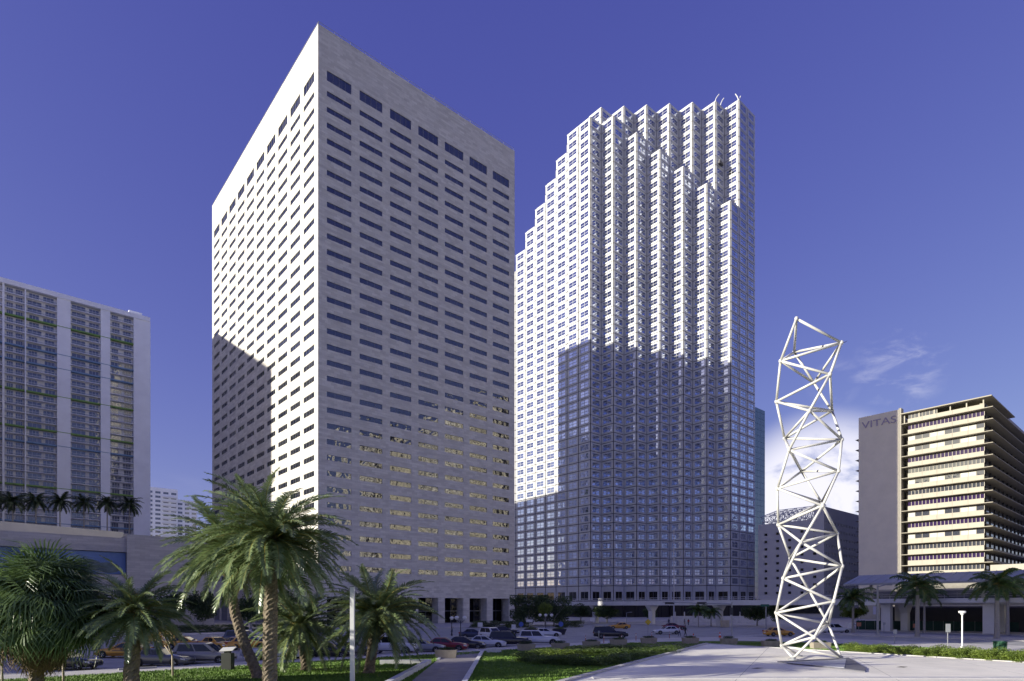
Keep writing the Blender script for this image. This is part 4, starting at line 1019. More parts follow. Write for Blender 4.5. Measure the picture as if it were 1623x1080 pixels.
tree('dark tree seen between the two tall palm trunks', 398, 132, 5.0, 3.4, 3.5, 16)
tree('dark tree in front of the tower right of the tallest palm trunk', 456, 136, 5.0, 3.2, 3.4, 17)
tree('dark tree left of the open ground floor bays', 640, 150, 4.6, 3.4, 3.2, 18)
tree('dark tree at the podium foot behind the short date palm', 268, 124, 5.4, 3.8, 3.4, 19)
tree('green bush tree on the roof edge behind the podium', 246, 190, 22.8, 3.6, 2.6, 20, group='trees on the podium roof')
SHR = [leaf_mass(s, 2600, 1, 1, 1, .12, 20).mesh('foliage', leaf_hedge) for s in (31, 32, 33)]
def shrub(label, px, py, rx, h, seed, m=None, ry=None, name='shrub', group='low shrubs on the lawn', z0=.11):
    x, y = ground(px, py, z0); o = put(name, SHR[seed % 3], None, (x, y, z0 + h * .42), rot=(0, 0, FACE_ROT), scale=(rx, ry or rx * .8, h * .62))
    if m: o.material_slots[0].link = 'OBJECT'; o.material_slots[0].material = m
    return tag(o, label, 'shrub', group)
WHERE = ['in the front row left', 'in the front row', 'in the middle row', 'in the back row']
for i, (px, py, rx, h, br) in enumerate(((838, 1049, 1.6, .9, 0), (862, 1053, 1.7, .95, 0), (890, 1055, 1.5, .9, 0), (915, 1056, 1.6, .95, 0), (945, 1056, 1.5, .9, 0), (972, 1053, 1.6, .85, 0), (870, 1042, 2.2, .8, 1),
        (905, 1040, 2.2, .8, 1), (940, 1040, 2.3, .8, 0), (978, 1041, 2.3, .8, 0), (1012, 1041, 2.2, .75, 0), (1040, 1037, 2.2, .7, 0), (1058, 1034, 1.8, .7, 0), (925, 1032.5, 2.6, .7, 1), (965, 1031.5, 2.4, .7, 0), (1003, 1033, 2.4, .7, 0), (990, 1047, 1.7, .8, 0))):
    lab = 'low green shrub left of the plaza, %s' % ['first from the left in front', 'second from the left in front', 'third in front', 'fourth in front', 'fifth in front', 'rightmost in front', 'leftmost sunlit one in the middle', 'second sunlit one in the middle', 'third in the middle', 'fourth in the middle', 'fifth in the middle', 'sixth in the middle', 'last by the plaza kerb', 'sunlit one at the back left', 'middle one at the back', 'rightmost at the back', 'one tucked behind the front row'][i]
    shrub(lab, px, py, rx, h, i, leaf_bright if br else None)  # sunlit shrubs get their sun from the lighter leaf colour
for i in range(19):
    px = 1352 + i * 15.5; py = 1030.5 + i * 0.95 + (i % 3) * .8
    shrub('bright green hedge bush behind the plaza edge, number %s from the sculpture' % ['one', 'two', 'three', 'four', 'five', 'six', 'seven', 'eight', 'nine', 'ten', 'eleven', 'twelve', 'thirteen', 'fourteen', 'fifteen', 'sixteen', 'seventeen', 'eighteen', 'nineteen'][i], px, py + 3, 1.05, 1.0 if i < 9 else 1.15, i, leaf_bright, name='hedge_bush', group='hedge behind the plaza')
for i, (px, Y, w) in enumerate(((815, 140, 5), (770, 142, 4), (900, 142, 4.5), (330, 112, 7), (452, 118, 6))):
    x, y = depth_at(px, Y); o = put('clipped_hedge', BOXT[i % 2], None, (x, y, .8), rot=(0, 0, 0), scale=(w, 1.2, .75))
    tag(o, ['dark clipped hedge right of the tower entrance bays', 'dark clipped hedge before the last tower entrance bay', 'clipped hedge below the clipped square trees', 'clipped hedge across the street behind the yellow taxis', 'clipped hedge across the street right of the taxis'][i], 'hedge', 'clipped hedges across the street')
# young bare trees
def bare_tree(label, px, py, h, seed, gold):
    x, y = ground(px, py, .11); t = thing('young_tree', label, 'tree', (x, y, .11), 0, 'young trees on the lawn'); rn = random.Random(seed); mb = MB(); lf = MB()
    def grow(p, d, l, r, depth):
        q = p + d * l; mb.tube(p, q, r, r * .72, n=6)
        if depth == 0:
            if gold:
                for k in range(9):
                    c = q + Vector((rn.gauss(0, .22), rn.gauss(0, .22), rn.gauss(0, .16))); s = .10; u = Vector((rn.gauss(0, 1), rn.gauss(0, 1), rn.gauss(0, 1))).normalized(); v = u.orthogonal().normalized(); w = u.cross(v)
                    lf.add([c - v * s, c + w * s * .5, c + v * s, c - w * s * .5], [(0, 1, 2, 3)])
            return
        for k in range(3 if depth > 1 else 4):
            grow(q, (d + Vector((rn.uniform(-.9, .9), rn.uniform(-.9, .9), rn.uniform(-.15, .5)))).normalized(), l * rn.uniform(.55, .75), r * .62, depth - 1)
    grow(Vector((0, 0, 0)), Vector((rn.uniform(-.05, .05), rn.uniform(-.05, .05), 1)), h * .42, .075, 3)
    mb.build('trunk', mat('pale_bark', (.42, .36, .27), .8, .2, 3), t, smooth=True)
    if gold: lf.build('crown', mat('gold_leaf', (.30, .16, .03), .6, .4, 2, hue=(.34, .24, .05)), t)
bare_tree('young tree with golden leaves beside the short date palm', 274, 1073, 3.4, 3, True)
bare_tree('young bare tree at the lower left corner', 4, 1090, 3.0, 4, False)
bare_tree('young bare tree under the fan palm', 101, 1086, 3.0, 8, True)
# mulch rings
for (px, py, rx) in ((584, 1069, 2.4), (486, 1063, 1.9), (276, 1073, 1.6), (410, 1077, 1.6)):
    x, y = ground(px, py, .11); mb = MB(); rn = random.Random(px); k = 22
    mb.add([(x + rx * rn.uniform(.8, 1.15) * math.cos(6.283 * i / k), y + rx * rn.uniform(.8, 1.15) * math.sin(6.283 * i / k), .121) for i in range(k)], [tuple(range(k))])
    structure(mb.build('mulch_ring', mat('mulch', (.20, .16, .11), .95, .3, 3, .02, 12)))
# grass blades over the nearer lawn
def inside(p, poly):
    c = False; j = len(poly) - 1
    for i in range(len(poly)):
        if (poly[i][1] > p[1]) != (poly[j][1] > p[1]) and p[0] < (poly[j][0] - poly[i][0]) * (p[1] - poly[i][1]) / (poly[j][1] - poly[i][1]) + poly[i][0]: c = not c
        j = i
    return c
walk_poly = [wl0, along(wl0, wl1, 1.7), along(wr0, wr1, 1.7), wr0]
rn = random.Random(77); gb = MB(); gv, gf = [], []
tries = 0
while len(gf) < 130000 and tries < 260000:
    tries += 1
    Y = 36 + 44 * rn.random() ** 1.6; px = rn.uniform(-10, 1633); p = depth_at(px, Y)
    if not inside(p, lawn_edge) or inside(p, pl) or inside(p, walk_poly): continue
    for k in range(2):
        a = rn.uniform(0, 6.28); h = rn.uniform(.07, .15); w = .035; x, y = p[0] + rn.uniform(-.06, .06), p[1] + rn.uniform(-.06, .06); o = len(gv)
        gv += [(x - w * math.cos(a), y - w * math.sin(a), .11), (x + w * math.cos(a), y + w * math.sin(a), .11), (x + rn.uniform(-.05, .05), y + rn.uniform(-.05, .05), .11 + h)]; gf.append((o, o + 1, o + 2))
gb.v, gb.f, gb.m = gv, gf, [0] * len(gf)
g_ = gb.build('grass', grass_mat); stuff(g_); g_['label'] = 'short green grass on the park lawn'; g_['category'] = 'grass'

# ================================================================== VEHICLES
tyre_m = mat('tyre', (.018, .018, .018), .85, 0); rim_m = mat('alloy_rim', (.50, .50, .52), .3, .05, metal=.8)
lamp_m = glass('headlamp', (.55, .56, .58), 1.5); tail_m = mat('tail_lamp', (.30, .01, .01), .25, 0); car_glass = glass('car_glass', (.012, .014, .018), 1.55)
def wheel_meshes(r, w):
    t = MB(); t.lathe([(r * .62, -w / 2), (r * .92, -w / 2), (r, -w * .36), (r, w * .36), (r * .92, w / 2), (r * .62, w / 2)], 18)
    rm = MB(); rm.lathe([(.02, w * .18), (r * .16, w * .42), (r * .2, w * .36), (r * .56, w * .30), (r * .64, w * .46), (r * .64, -w * .4)], 18)
    for k in range(5):
        a = k * 1.2566; rm.tube((r * .15 * math.cos(a), r * .15 * math.sin(a), w * .4), (r * .6 * math.cos(a), r * .6 * math.sin(a), w * .4), .035, n=5)
    return t.mesh('tyre', tyre_m, True), rm.mesh('rim', rim_m)
WM = {.32: wheel_meshes(.32, .21), .38: wheel_meshes(.38, .25)}
SPEC = {
 'sedan': dict(L=4.8, W=1.82, H=1.44, r=.32, st=[(-.5, .58, .74, .42), (-.492, .80, .84, .30), (-.47, .96, .91, .24), (-.36, 1.0, .97, .2), (-.1, .97, 1, .19), (.14, .95, 1, .19), (.27, .92, .99, .2), (.40, .82, .95, .21), (.465, .72, .88, .23), (.492, .62, .80, .27), (.5, .5, .72, .34)],
               gh=(-.39, -.25, .0, .19), axle=(-.29, .31)),
 'suv': dict(L=5.2, W=1.98, H=1.86, r=.38, st=[(-.5, .70, .86, .48), (-.495, 1.05, .92, .36), (-.48, 1.16, .96, .32), (-.2, 1.16, 1, .3), (.12, 1.14, 1, .3), (.25, 1.12, .99, .3), (.42, 1.03, .96, .31), (.485, .93, .9, .34), (.5, .66, .84, .4)],
             gh=(-.488, -.44, .02, .155), axle=(-.29, .32)),
 'pickup': dict(L=5.4, W=1.95, H=1.8, r=.38, st=[(-.5, 1.02, .94, .48), (-.498, 1.06, .97, .4), (-.45, 1.07, 1, .34), (-.1, 1.07, 1, .32), (.12, 1.07, 1, .32), (.25, 1.07, .99, .32), (.42, 1.0, .96, .33), (.485, .9, .9, .35), (.5, .64, .84, .4)],
             gh=(-.14, -.11, .06, .19), axle=(-.30, .33)),
 'van': dict(L=4.9, W=1.9, H=1.74, r=.32, st=[(-.5, .7, .84, .4), (-.49, 1.0, .92, .3), (-.46, 1.06, .96, .25), (-.1, 1.03, 1, .22), (.2, 1.0, 1, .22), (.33, .95, .98, .22), (.45, .78, .92, .24), (.49, .64, .84, .28), (.5, .5, .76, .34)],
             gh=(-.48, -.42, .08, .29), axle=(-.29, .33)),
}
def car(name, label, cat, kind, paint, pos, head, group, taxi=False, dark_low=False, roof_rack=False):
    S = SPEC[kind]; L, W, H, r = S['L'], S['W'], S['H'], S['r']; t = thing(name, label, cat, (pos[0], pos[1], pos[2] if len(pos) > 2 else .004), head, group)
    hw = W / 2; mb = MB(); vs = []
    for xf, zt_, wf, zb in S['st']:
        h_ = hw * wf; half = [(0, zb), (h_ * .86, zb), (h_ * .975, zb + .12), (h_, zb + .42 * (zt_ - zb)), (h_ * .985, zb + .72 * (zt_ - zb)), (h_ * .93, zt_ - .035), (h_ * .80, zt_), (0, zt_ + .025)]
        ring = half + [(-y, z) for y, z in half[-2:0:-1]]; vs += [(xf * L, y, z) for y, z in ring]
    n = len(ring); ns = len(S['st'])
    fs = [(k * n + i, k * n + (i + 1) % n, (k + 1) * n + (i + 1) % n, (k + 1) * n + i) for k in range(ns - 1) for i in range(n)] + [tuple(range(n - 1, -1, -1)), tuple((ns - 1) * n + i for i in range(n))]
    mb.add(vs, fs)
    body = mb.build('body', paint, t, smooth=True)
    a, b2, c, d = [q * L for q in S['gh']]; zb = min(s[1] for s in S['st'] if abs(s[0]) < .3) - .03; wb, wr = hw * .90, hw * .70
    # cabin: pillars and roof in paint, glazing as separate panes
    def P(x, y, z): return (x, y, z)
    zs_ = lambda x: zb + 0.0
    mb = MB(); z1 = H
    base = [(a, wb * .93), (d, wb * .93)]
    lower = [P(a, -wb * .93, zb), P(d, -wb * .93, zb), P(d, wb * .93, zb), P(a, wb * .93, zb)]
    upper = [P(b2, -wr * .97, z1 - .05), P(c, -wr * .97, z1 - .06), P(c, wr * .97, z1 - .06), P(b2, wr * .97, z1 - .05)]
    top = [P(b2 + .12, -wr * .8, z1 - .005), P(c - .15, -wr * .8, z1 - .005), P(c - .15, wr * .8, z1 - .005), P(b2 + .12, wr * .8, z1 - .005)]
    mb.add(lower + upper + top, [(0, 1, 5, 4), (1, 2, 6, 5), (2, 3, 7, 6), (3, 0, 4, 7), (4, 5, 9, 8), (5, 6, 10, 9), (6, 7, 11, 10), (7, 4, 8, 11), (8, 9, 10, 11)])
    mb.build('cabin', paint, t)
    def lerp3(p, q, s): return tuple(p[i] + (q[i] - p[i]) * s for i in range(3))
    def pane(nm, p0, p1, p2, p3, m0=.06, m1=.06, lo=.1, hi=.92, off=.012):
        A_, B_ = lerp3(p0, p1, m0), lerp3(p0, p1, 1 - m1); C_, D_ = lerp3(p3, p2, m0), lerp3(p3, p2, 1 - m1)
        q = [lerp3(A_, C_, lo), lerp3(B_, D_, lo), lerp3(B_, D_, hi), lerp3(A_, C_, hi)]
        nn = (Vector(q[1]) - Vector(q[0])).cross(Vector(q[3]) - Vector(q[0])).normalized(); cc = sum((Vector(v) for v in q), Vector()) / 4
        if nn.dot(cc - Vector(((a + d) / 2, 0, zb))) < 0: nn = -nn
        mb = MB(); mb.add([Vector(v) + nn * off for v in q], [(0, 1, 2, 3)]); mb.build(nm, car_glass, t)
    pane('windshield', lower[1], lower[2], upper[2], upper[1], .07, .07, .06, .95)
    pane('rear_window', lower[0], lower[3], upper[3], upper[0], .1, .1, .12, .92)
    m = .46 if kind != 'pickup' else .02
    for s in (0, 1):
        q = (lower[0], lower[1], upper[1], upper[0]) if s == 0 else (lower[3], lower[2], upper[2], upper[3])
        if kind != 'pickup': pane('side_window', *q, .09 if kind != 'suv' else .05, .5, .12, .94)
        pane('side_window', *q, .53 if kind != 'pickup' else .1, .1, .12, .94)
    for xf in S['axle']:
        for s in (-1, 1):
            mbx = MB(); mbx.add([(xf * L + (r + .07) * math.cos(R(180) * k / 12), s * (hw * .997 + .004), r + (r + .07) * math.sin(R(180) * k / 12)) for k in range(13)] + [(xf * L - r - .07, s * (hw * .997 + .004), .2), (xf * L + r + .07, s * (hw * .997 + .004), .2)], [tuple(range(15))])
            mbx.build('wheel_arch', black_plastic, t)
            w = put('wheel', None, t, (xf * L, s * (hw - .075), r), rot=(R(-90) * s, 0, 0)); w.empty_display_size = .2
            put('tyre', WM[r][0], w); put('rim', WM[r][1], w)
    xn = .487 * L; zl = S['st'][-3][1] - .08; wl_ = hw * S['st'][-3][2]
    for s in (-1, 1):
        mb = MB(); mb.add([(xn - .10, s * wl_ * 1.0, zl + .05), (xn + .02, s * wl_ * .62, zl + .02), (xn + .05, s * wl_ * .62, zl - .13), (xn - .02, s * wl_ * 1.02, zl - .12), (xn - .36, s * (wl_ * 1.0 + .055), zl + .06), (xn - .3, s * (wl_ * 1.0 + .06), zl - .06)], [(0, 1, 2, 3), (4, 0, 3, 5)]); mb.build('headlight', lamp_m, t)
        mb = MB(); xr = -.497 * L; mb.box(xr - .03, s * hw * .5 if s > 0 else -hw * .88, .78, xr + .18, hw * .88 if s > 0 else -hw * .5, .94); mb.build('tail_light', tail_m, t)
        mb = MB(); mb.lathe([(.02, -.1), (.09, -.06), (.09, .06), (.02, .1)], 8, c=(d - .35, s * (hw * .98 + .04), zb + .12)); mb.build('wing_mirror', paint, t)
        mb = MB(); mb.box(-.3 * L, s * (hw + .003) - .01, .36, .3 * L, s * (hw + .003) + .01, .42); mb.build('side_trim', black_plastic, t)
    mb = MB(); mb.box(.487 * L, -hw * .5, .40, .503 * L, hw * .5, .52); mb.build('grille', black_plastic, t)
    mb = MB(); mb.box(-.506 * L, -.25, .55, -.499 * L, .25, .68); mb.build('number_plate', white_paint, t)
    if kind == 'pickup':
        mb = MB(); mb.box(-.485 * L, -hw * .8, 1.085, -.155 * L, hw * .8, 1.10); mb.build('cargo_bed', black_plastic, t)
    if taxi:
        mb = MB(); mb.box((b2 + c) / 2 - .14, -.42, H - .01, (b2 + c) / 2 + .14, .42, H + .16); mb.build('taxi_roof_sign', mat('taxi_sign', (.6, .6, .55), .4), t)
        for s in (-1, 1):
            mb = MB(); mb.box(-.16 * L, s * (hw + .004) - .004, .66, .12 * L, s * (hw + .004) + .004, .72); mb.build('taxi_stripe', black_plastic, t)
    return t
def paint(n, c, rough=.28): return mat('paint_' + n, c, rough, .03, 1, coat=.7, ior=1.5)
P_ = dict(white=paint('white', (.62, .63, .65)), black=paint('black', (.012, .012, .014), .2), silver=paint('silver', (.28, .29, .31)), grey=paint('grey', (.10, .105, .115)), red=paint('red', (.22, .012, .018)), yellow=paint('yellow', (.62, .30, .012)), tan=paint('champagne', (.36, .34, .30)), wine=paint('wine', (.15, .01, .02)), blue=paint('dark_blue', (.02, .03, .07)))
RT = FACE_ROT; LT = FACE_ROT + math.pi
def spot(px, py, off=.9):
    x, y = ground(px, py); return (x + AWAY[0] * off, y + AWAY[1] * off, .006)
G1 = 'cars parked at an angle along the park'
for nm, lab, cat, kind, pc, px, py, hd in (
    ('parked_car', 'black car half hidden behind the fan palm', 'car', 'sedan', 'black', 92, 1063, RT),
    ('parked_car', 'dark grey sedan behind the short date palm trunk', 'car', 'sedan', 'grey', 247, 1057.5, RT),
    ('parked_car', 'champagne wagon left of the dark info kiosk', 'car', 'van', 'tan', 316, 1053, RT),
    ('pickup_truck', 'white pickup truck behind the tall palm trunks', 'pickup truck', 'pickup', 'white', 428, 1047.5, RT),
    ('parked_car', 'black sedan right of the white pickup truck', 'car', 'sedan', 'black', 516, 1043.5, RT),
    ('parked_car', 'silver sedan behind the white post', 'car', 'sedan', 'silver', 556, 1041, RT),
    ('parked_suv', 'white sport utility car behind the seat wall palm', 'car', 'suv', 'white', 618, 1037.5, RT),
    ('parked_car', 'grey sedan left of the red sedan', 'car', 'sedan', 'silver', 668, 1035.5, RT),
    ('parked_car', 'red sedan at the end of the walk', 'car', 'sedan', 'red', 706, 1032.6, RT),
    ('parked_car', 'black sedan between the red and white sedans', 'car', 'sedan', 'black', 736, 1030, RT),
    ('parked_car', 'white sedan between the black sedan and black jeep', 'car', 'sedan', 'white', 770, 1027.6, RT),
    ('parked_suv', 'black boxy jeep right of the white sedan', 'car', 'suv', 'black', 809, 1025.6, RT),
    ('parked_suv', 'white truck at the right end of the parked row', 'car', 'suv', 'white', 855, 1023.4, RT)):
    car(nm, lab, cat, kind, P_[pc], spot(px, py), hd + random.uniform(-.06, .06), G1)
G2 = 'yellow taxis'
car('taxi_cab', 'yellow taxi numbered on its door behind the short date palm', 'taxi', 'sedan', P_['yellow'], spot(187, 1043.5), LT + .05, G2, True)
car('taxi_cab', 'yellow taxi across the street left of the leaning palm', 'taxi', 'sedan', P_['yellow'], spot(338, 1031.5), RT - .5, G2, True)
car('taxi_cab', 'yellow taxi seen from behind beside the leaning palm trunk', 'taxi', 'sedan', P_['yellow'], spot(380, 1030.5), RT + .9, G2, True)
car('taxi_cab', 'yellow taxi parked across the street behind the fan palm', 'taxi', 'sedan', P_['yellow'], spot(290, 1030), RT + .1, G2, True)
car('taxi_cab', 'yellow taxi on the avenue behind the black jeep', 'taxi', 'sedan', P_['yellow'], spot(982, 997.6), LT + .12, G2, True)
car('taxi_cab', 'yellow taxi passing behind the lattice sculpture', 'taxi', 'sedan', P_['yellow'], spot(1238, 1009), RT + .1, G2, True)
for k, (px, py) in enumerate(((150, 1043.5), (214, 1043.5))): pass
tx = [o for o in D.objects if o.get('label', '').startswith('yellow taxi numbered')][0]
lettering('448', .42, black_plastic, tx, (-.1, .925, .73), (R(90), 0, R(180)), 'door_number', .004)
G3 = 'cars driving on the avenue'
car('parked_suv', 'black long jeep on the avenue left of the white sedan', 'car', 'suv', P_['black'], spot(969, 1012.6), RT - .05, G3)
car('driving_car', 'white sedan stopped at the crossing beside two people', 'car', 'sedan', P_['white'], spot(1059, 1006), LT + .1, G3)
car('driving_car', 'dark red sedan behind the white sedan on the avenue', 'car', 'sedan', P_['wine'], spot(1070, 998.5), RT, G3)
car('driving_car', 'white wagon on the avenue right of the sculpture', 'car', 'van', P_['white'], spot(1328, 1004), RT, G3)
G4 = 'cars across the street'
car('driving_car', 'white sedan crossing the street behind the parked row', 'car', 'sedan', P_['white'], spot(866, 1010.5), RT + .1, G4)
car('driving_car', 'white minivan with red lamps behind the white sedan', 'car', 'van', P_['white'], spot(779, 1014), LT + 2.2, G4)
car('driving_car', 'dark sedan standing far across the street', 'car', 'sedan', P_['black'], spot(801, 1006.5), RT, G4)
car('driving_car', 'small dark open car left of the white minivan', 'car', 'sedan', P_['blue'], spot(752, 1012.5), RT, G4)
car('driving_car', 'dark blue car behind the leaning palm trunk', 'car', 'van', P_['blue'], spot(382, 1021), RT, G4)
car('driving_car', 'white car parked under the station behind the fence', 'car', 'sedan', P_['white'], spot(1372, 992), RT, G4)
car('driving_car', 'pale car roof showing above the green fence', 'car', 'van', P_['tan'], spot(1480, 997), RT, G4)
car('driving_car', 'silver car at the right edge behind the fence', 'car', 'sedan', P_['silver'], spot(1626, 1001), RT, G4)

# ================================================================== STREET FURNITURE
def plant_box(label, px, py, w=2.0, h=.75, flowers=True, z0=.1):
    x, y = ground(px, py, z0); t = thing('concrete_planter', label, 'planter', (x, y, z0), FACE_ROT, 'concrete planters along the kerb')
    mb = MB(); mb.add([(-w / 2 + .1, -.42, 0), (w / 2 - .1, -.42, 0), (w / 2 - .1, .42, 0), (-w / 2 + .1, .42, 0), (-w / 2, -.5, h), (w / 2, -.5, h), (w / 2, .5, h), (-w / 2, .5, h), (-w / 2 + .12, -.38, h), (w / 2 - .12, -.38, h), (w / 2 - .12, .38, h), (-w / 2 + .12, .38, h), (-w / 2 + .12, -.38, h - .12), (w / 2 - .12, -.38, h - .12), (w / 2 - .12, .38, h - .12), (-w / 2 + .12, .38, h - .12)],
           [(0, 1, 5, 4), (1, 2, 6, 5), (2, 3, 7, 6), (3, 0, 4, 7), (4, 5, 9, 8), (5, 6, 10, 9), (6, 7, 11, 10), (7, 4, 8, 11), (8, 9, 13, 12), (9, 10, 14, 13), (10, 11, 15, 14), (11, 8, 12, 15), (12, 13, 14, 15)])
    mb.build('box', mat('planter_concrete', (.36, .32, .25), .85, .15, 2), t)
    o = put('planting', SHR[int(px) % 3], t, (0, 0, h + .05), scale=(w * .4, .34, .26)); o.material_slots[0].link = 'OBJECT'; o.material_slots[0].material = leaf_tree
for lab, px, py in (('planter at the far end of the walk', 707, 1043), ('planter before the black jeep at the lawn edge', 834, 1032), ('planter before the white truck at the lawn edge', 888, 1030.5), ('planter left of the bollards at the lawn edge', 937, 1027),
                    ('planter below the black jeep on the avenue', 980, 1023.5), ('planter on the corner left of the brown paving', 1028, 1020.5), ('planter on the grass strip left of the plaza tip', 1094, 1020.5), ('planter on the grass strip right of the plaza tip', 1155, 1021.5), ('planter beside the left edge of the sculpture', 1222, 1026), ('small planter between the sculpture legs', 1300, 1029)):
    plant_box(lab, px, py)
x, y = ground(783, 1034.5, .1); o = thing('concrete_block', 'white concrete block at the lawn edge right of the walk', 'block', (x, y, .1), FACE_ROT); mb = MB(); mb.box(-.75, -.3, 0, .75, .3, .42); mb.box(-.7, -.26, .42, .7, .26, .46); mb.build('block', kw, o)
def globe_lamp(label, px, base_py, top_py, n, name='globe_lamp'):
    x, y = ground(px, base_py); Y = depth_of(x, y); z = height_at(top_py, Y); t = thing(name, label, 'street lamp', (x, y, 0), FACE_ROT, 'globe lamps')
    mb = MB(); mb.lathe([(.16, 0), (.16, .3), (.08, .5), (.06, z - .5)], 8)
    w = 1.15
    for k in range(n):
        xx = (k - (n - 1) / 2) * w; mb.tube((0, 0, z - .9), (xx, 0, z - .42), .035, n=5)
    mb.build('post', dark_metal, t)
    for k in range(n):
        xx = (k - (n - 1) / 2) * w; mb = MB(); mb.lathe([(.05, -.34), (.22, -.24), (.34, -.02), (.3, .14), (.14, .24), (.02, .27)], 12, c=(xx, 0, z - .08)); mb.build('globe', mat('globe_glass', (.72, .72, .68), .3, 0), t, smooth=True)
globe_lamp('globe street lamp behind the red sedan', 730, 1014, 978.5, 2)
globe_lamp('pale globe street lamp left of the tower entrance', 716, 1008, 979, 1)
globe_lamp('triple globe street lamp in front of the clipped trees', 865, 1000, 974.5, 3)
def sign_post(label, px, base_py, top_py, colr, w=.6, h=.8, shape='rect', post=grey_metal, z0=.05):
    x, y = ground(px, base_py, z0); Y = depth_of(x, y); z = height_at(top_py, Y); t = thing('sign_post', label, 'sign', (x, y, z0), FACE_ROT, 'street signs')
    mb = MB(); mb.tube((0, 0, 0), (0, 0, z - z0), .05, n=6); mb.build('post', post, t)
    mb = MB(); zc = z - z0 - h / 2
    if shape == 'rect': mb.box(-w / 2, -.09, zc - h / 2, w / 2, -.055, zc + h / 2)
    else:
        n = 4 if shape == 'diamond' else 14; ring = [(w / 2 * math.cos(6.283 * k / n), w / 2 * math.sin(6.283 * k / n)) for k in range(n)]
        mb.add([(a_, -.09, zc + b_2) for a_, b_2 in ring] + [(a_, -.055, zc + b_2) for a_, b_2 in ring], [tuple(range(n)), tuple(range(2 * n - 1, n - 1, -1))] + [(k, (k + 1) % n, n + (k + 1) % n, n + k) for k in range(n)])
    mb.build('sign_board', colr, t)
s_white = mat('sign_white', (.62, .62, .60), .5, .03); s_yel = mat('sign_yellow', (.60, .42, .03), .5, .03); s_blue = mat('sign_blue', (.07, .12, .4), .5, .03); s_green = mat('sign_green', (.02, .12, .07), .5, .03); s_back = mat('sign_back', (.34, .36, .36), .5, .05)
for a_ in (('small white sign before the tower entrance', 761, 1003, 987, s_white, .9, .8), ('shield shaped white sign left of the clipped trees', 814, 1002, 990, s_white, .8, 1.0), ('round blue sign in front of the clipped trees', 826, 1002, 986, s_blue, .9, .9, 'disc'),
           ('crossed street name sign before the clipped trees', 839, 1003, 982, s_white, 1.2, .5), ('round blue sign right of the globe lamp', 889, 1004, 985.5, s_blue, .9, .9, 'disc'), ('white twin post sign left of the yellow taxi', 939, 996, 979.5, s_white, 1.0, .8),
           ('yellow diamond sign behind the white sedan', 1027, 1007, 981, s_yel, 1.1, 1.1, 'diamond'), ('grey sign seen from behind on the avenue edge', 1418, 1021, 998, s_back, .5, .55), ('tall narrow sign panel left of the white lamp', 1502, 1025, 989, s_back, .55, 1.0),
           ('small sign by the station fence', 1401, 1005, 987, s_back, .45, .4), ('small red and white sign beside the white wagon', 1346, 1006, 988, s_white, .7, .9), ('thin sign post at the lawn edge', 949, 1022, 1000, s_back, .2, .3),
           ('small orange notice on the fence left', 1361, 1002, 987, mat('notice', (.55, .22, .12), .6), .8, .7), ('small orange notice on the fence middle', 1450, 1003, 989, mat('notice', (.55, .22, .12), .6), .8, .7), ('small orange notice on the fence right', 1576, 1004, 990, mat('notice', (.55, .22, .12), .6), .8, .7)):
    sign_post(*a_)
# white flat-topped park lamp
x, y = ground(1525, 1027, .1); Y = depth_of(x, y); z = height_at(970, Y); t = thing('park_lamp', 'white flat topped park lamp behind the hedge', 'park lamp', (x, y, .1), FACE_ROT)
mb = MB(); mb.lathe([(.2, 0), (.2, .12), (.085, .2), (.075, z - .5), (.16, z - .42), (.2, z - .25)], 12); mb.build('post', white_paint, t, smooth=False)
mb = MB(); mb.lathe([(.2, z - .25), (.34, z - .24), (.37, z - .14), (.37, z - .04), (.32, z)], 16); mb.build('lamp_head', white_paint, t)
# tall street light and traffic mast
def mast(label, px, base_py, top_py, r, arm, name='street_light', m=grey_metal, z0=.1):
    x, y = ground(px, base_py, z0); Y = depth_of(x, y); z = height_at(top_py, Y) - z0; t = thing(name, label, 'street light', (x, y, z0), FACE_ROT)
    mb = MB(); mb.lathe([(r * 1.6, 0), (r * 1.6, .3), (r, .4), (r * .7, z)], 10); mb.build('post', m, t)
    mb = MB(); mb.tube((0, 0, z * .97), (arm, 0, z * 1.02), r * .45, n=6); mb.build('arm', m, t)
    return t, z
t, z = mast('tall grey street light in front of the station end', 1391, 1007.5, 928, .2, 1.6)
mb = MB(); mb.box(1.4, -.15, z, 2.3, .15, z + .18); mb.build('lamp_head', grey_metal, t); mb = MB(); mb.box(-2.1, -.05, z * .60, -.3, .05, z * .60 + .5); mb.build('street_sign', s_white, t)
mb = MB(); mb.box(-.75, -.03, z * .42, -.25, .03, z * .58); mb.build('banner', mat('banner', (.42, .42, .55), .7), t)
t, z = mast('slim white mast rising in front of the stepped tower', 1068, 992, 838, .16, .6, m=mat('pale_mast', (.5, .5, .52), .5)); mb = MB(); mb.box(.4, -.12, z * 1.015, 1.2, .12, z * 1.015 + .14); mb.build('lamp_head', grey_metal, t)
t, z = mast('small curved grey light under the guideway', 993, 991, 971, .1, 1.0); mb = MB(); mb.box(.8, -.1, z, 1.4, .1, z + .12); mb.build('lamp_head', grey_metal, t)
x, y = ground(1160, 1012); Y = depth_of(x, y); z = height_at(958, Y); t = thing('traffic_signal_mast', 'grey traffic signal mast with long arm over the avenue', 'traffic signal', (x, y, .0), FACE_ROT)
mb = MB(); mb.lathe([(.16, 0), (.16, .4), (.11, .5), (.09, z + .3)], 10); mb.build('post', grey_metal, t)
mb = MB(); mb.tube((0, 0, z), (-9.8, 3, z + .35), .09, .05, n=6); mb.build('arm', grey_metal, t)
for k, xx in enumerate((-4.2, -8.8)):
    mb = MB(); mb.box(xx - .7, xx * -.306 - .2, z + .0 - k * .0, xx + .7, xx * -.306 + .1, z + .35); mb.build('signal_head', dark_metal, t)
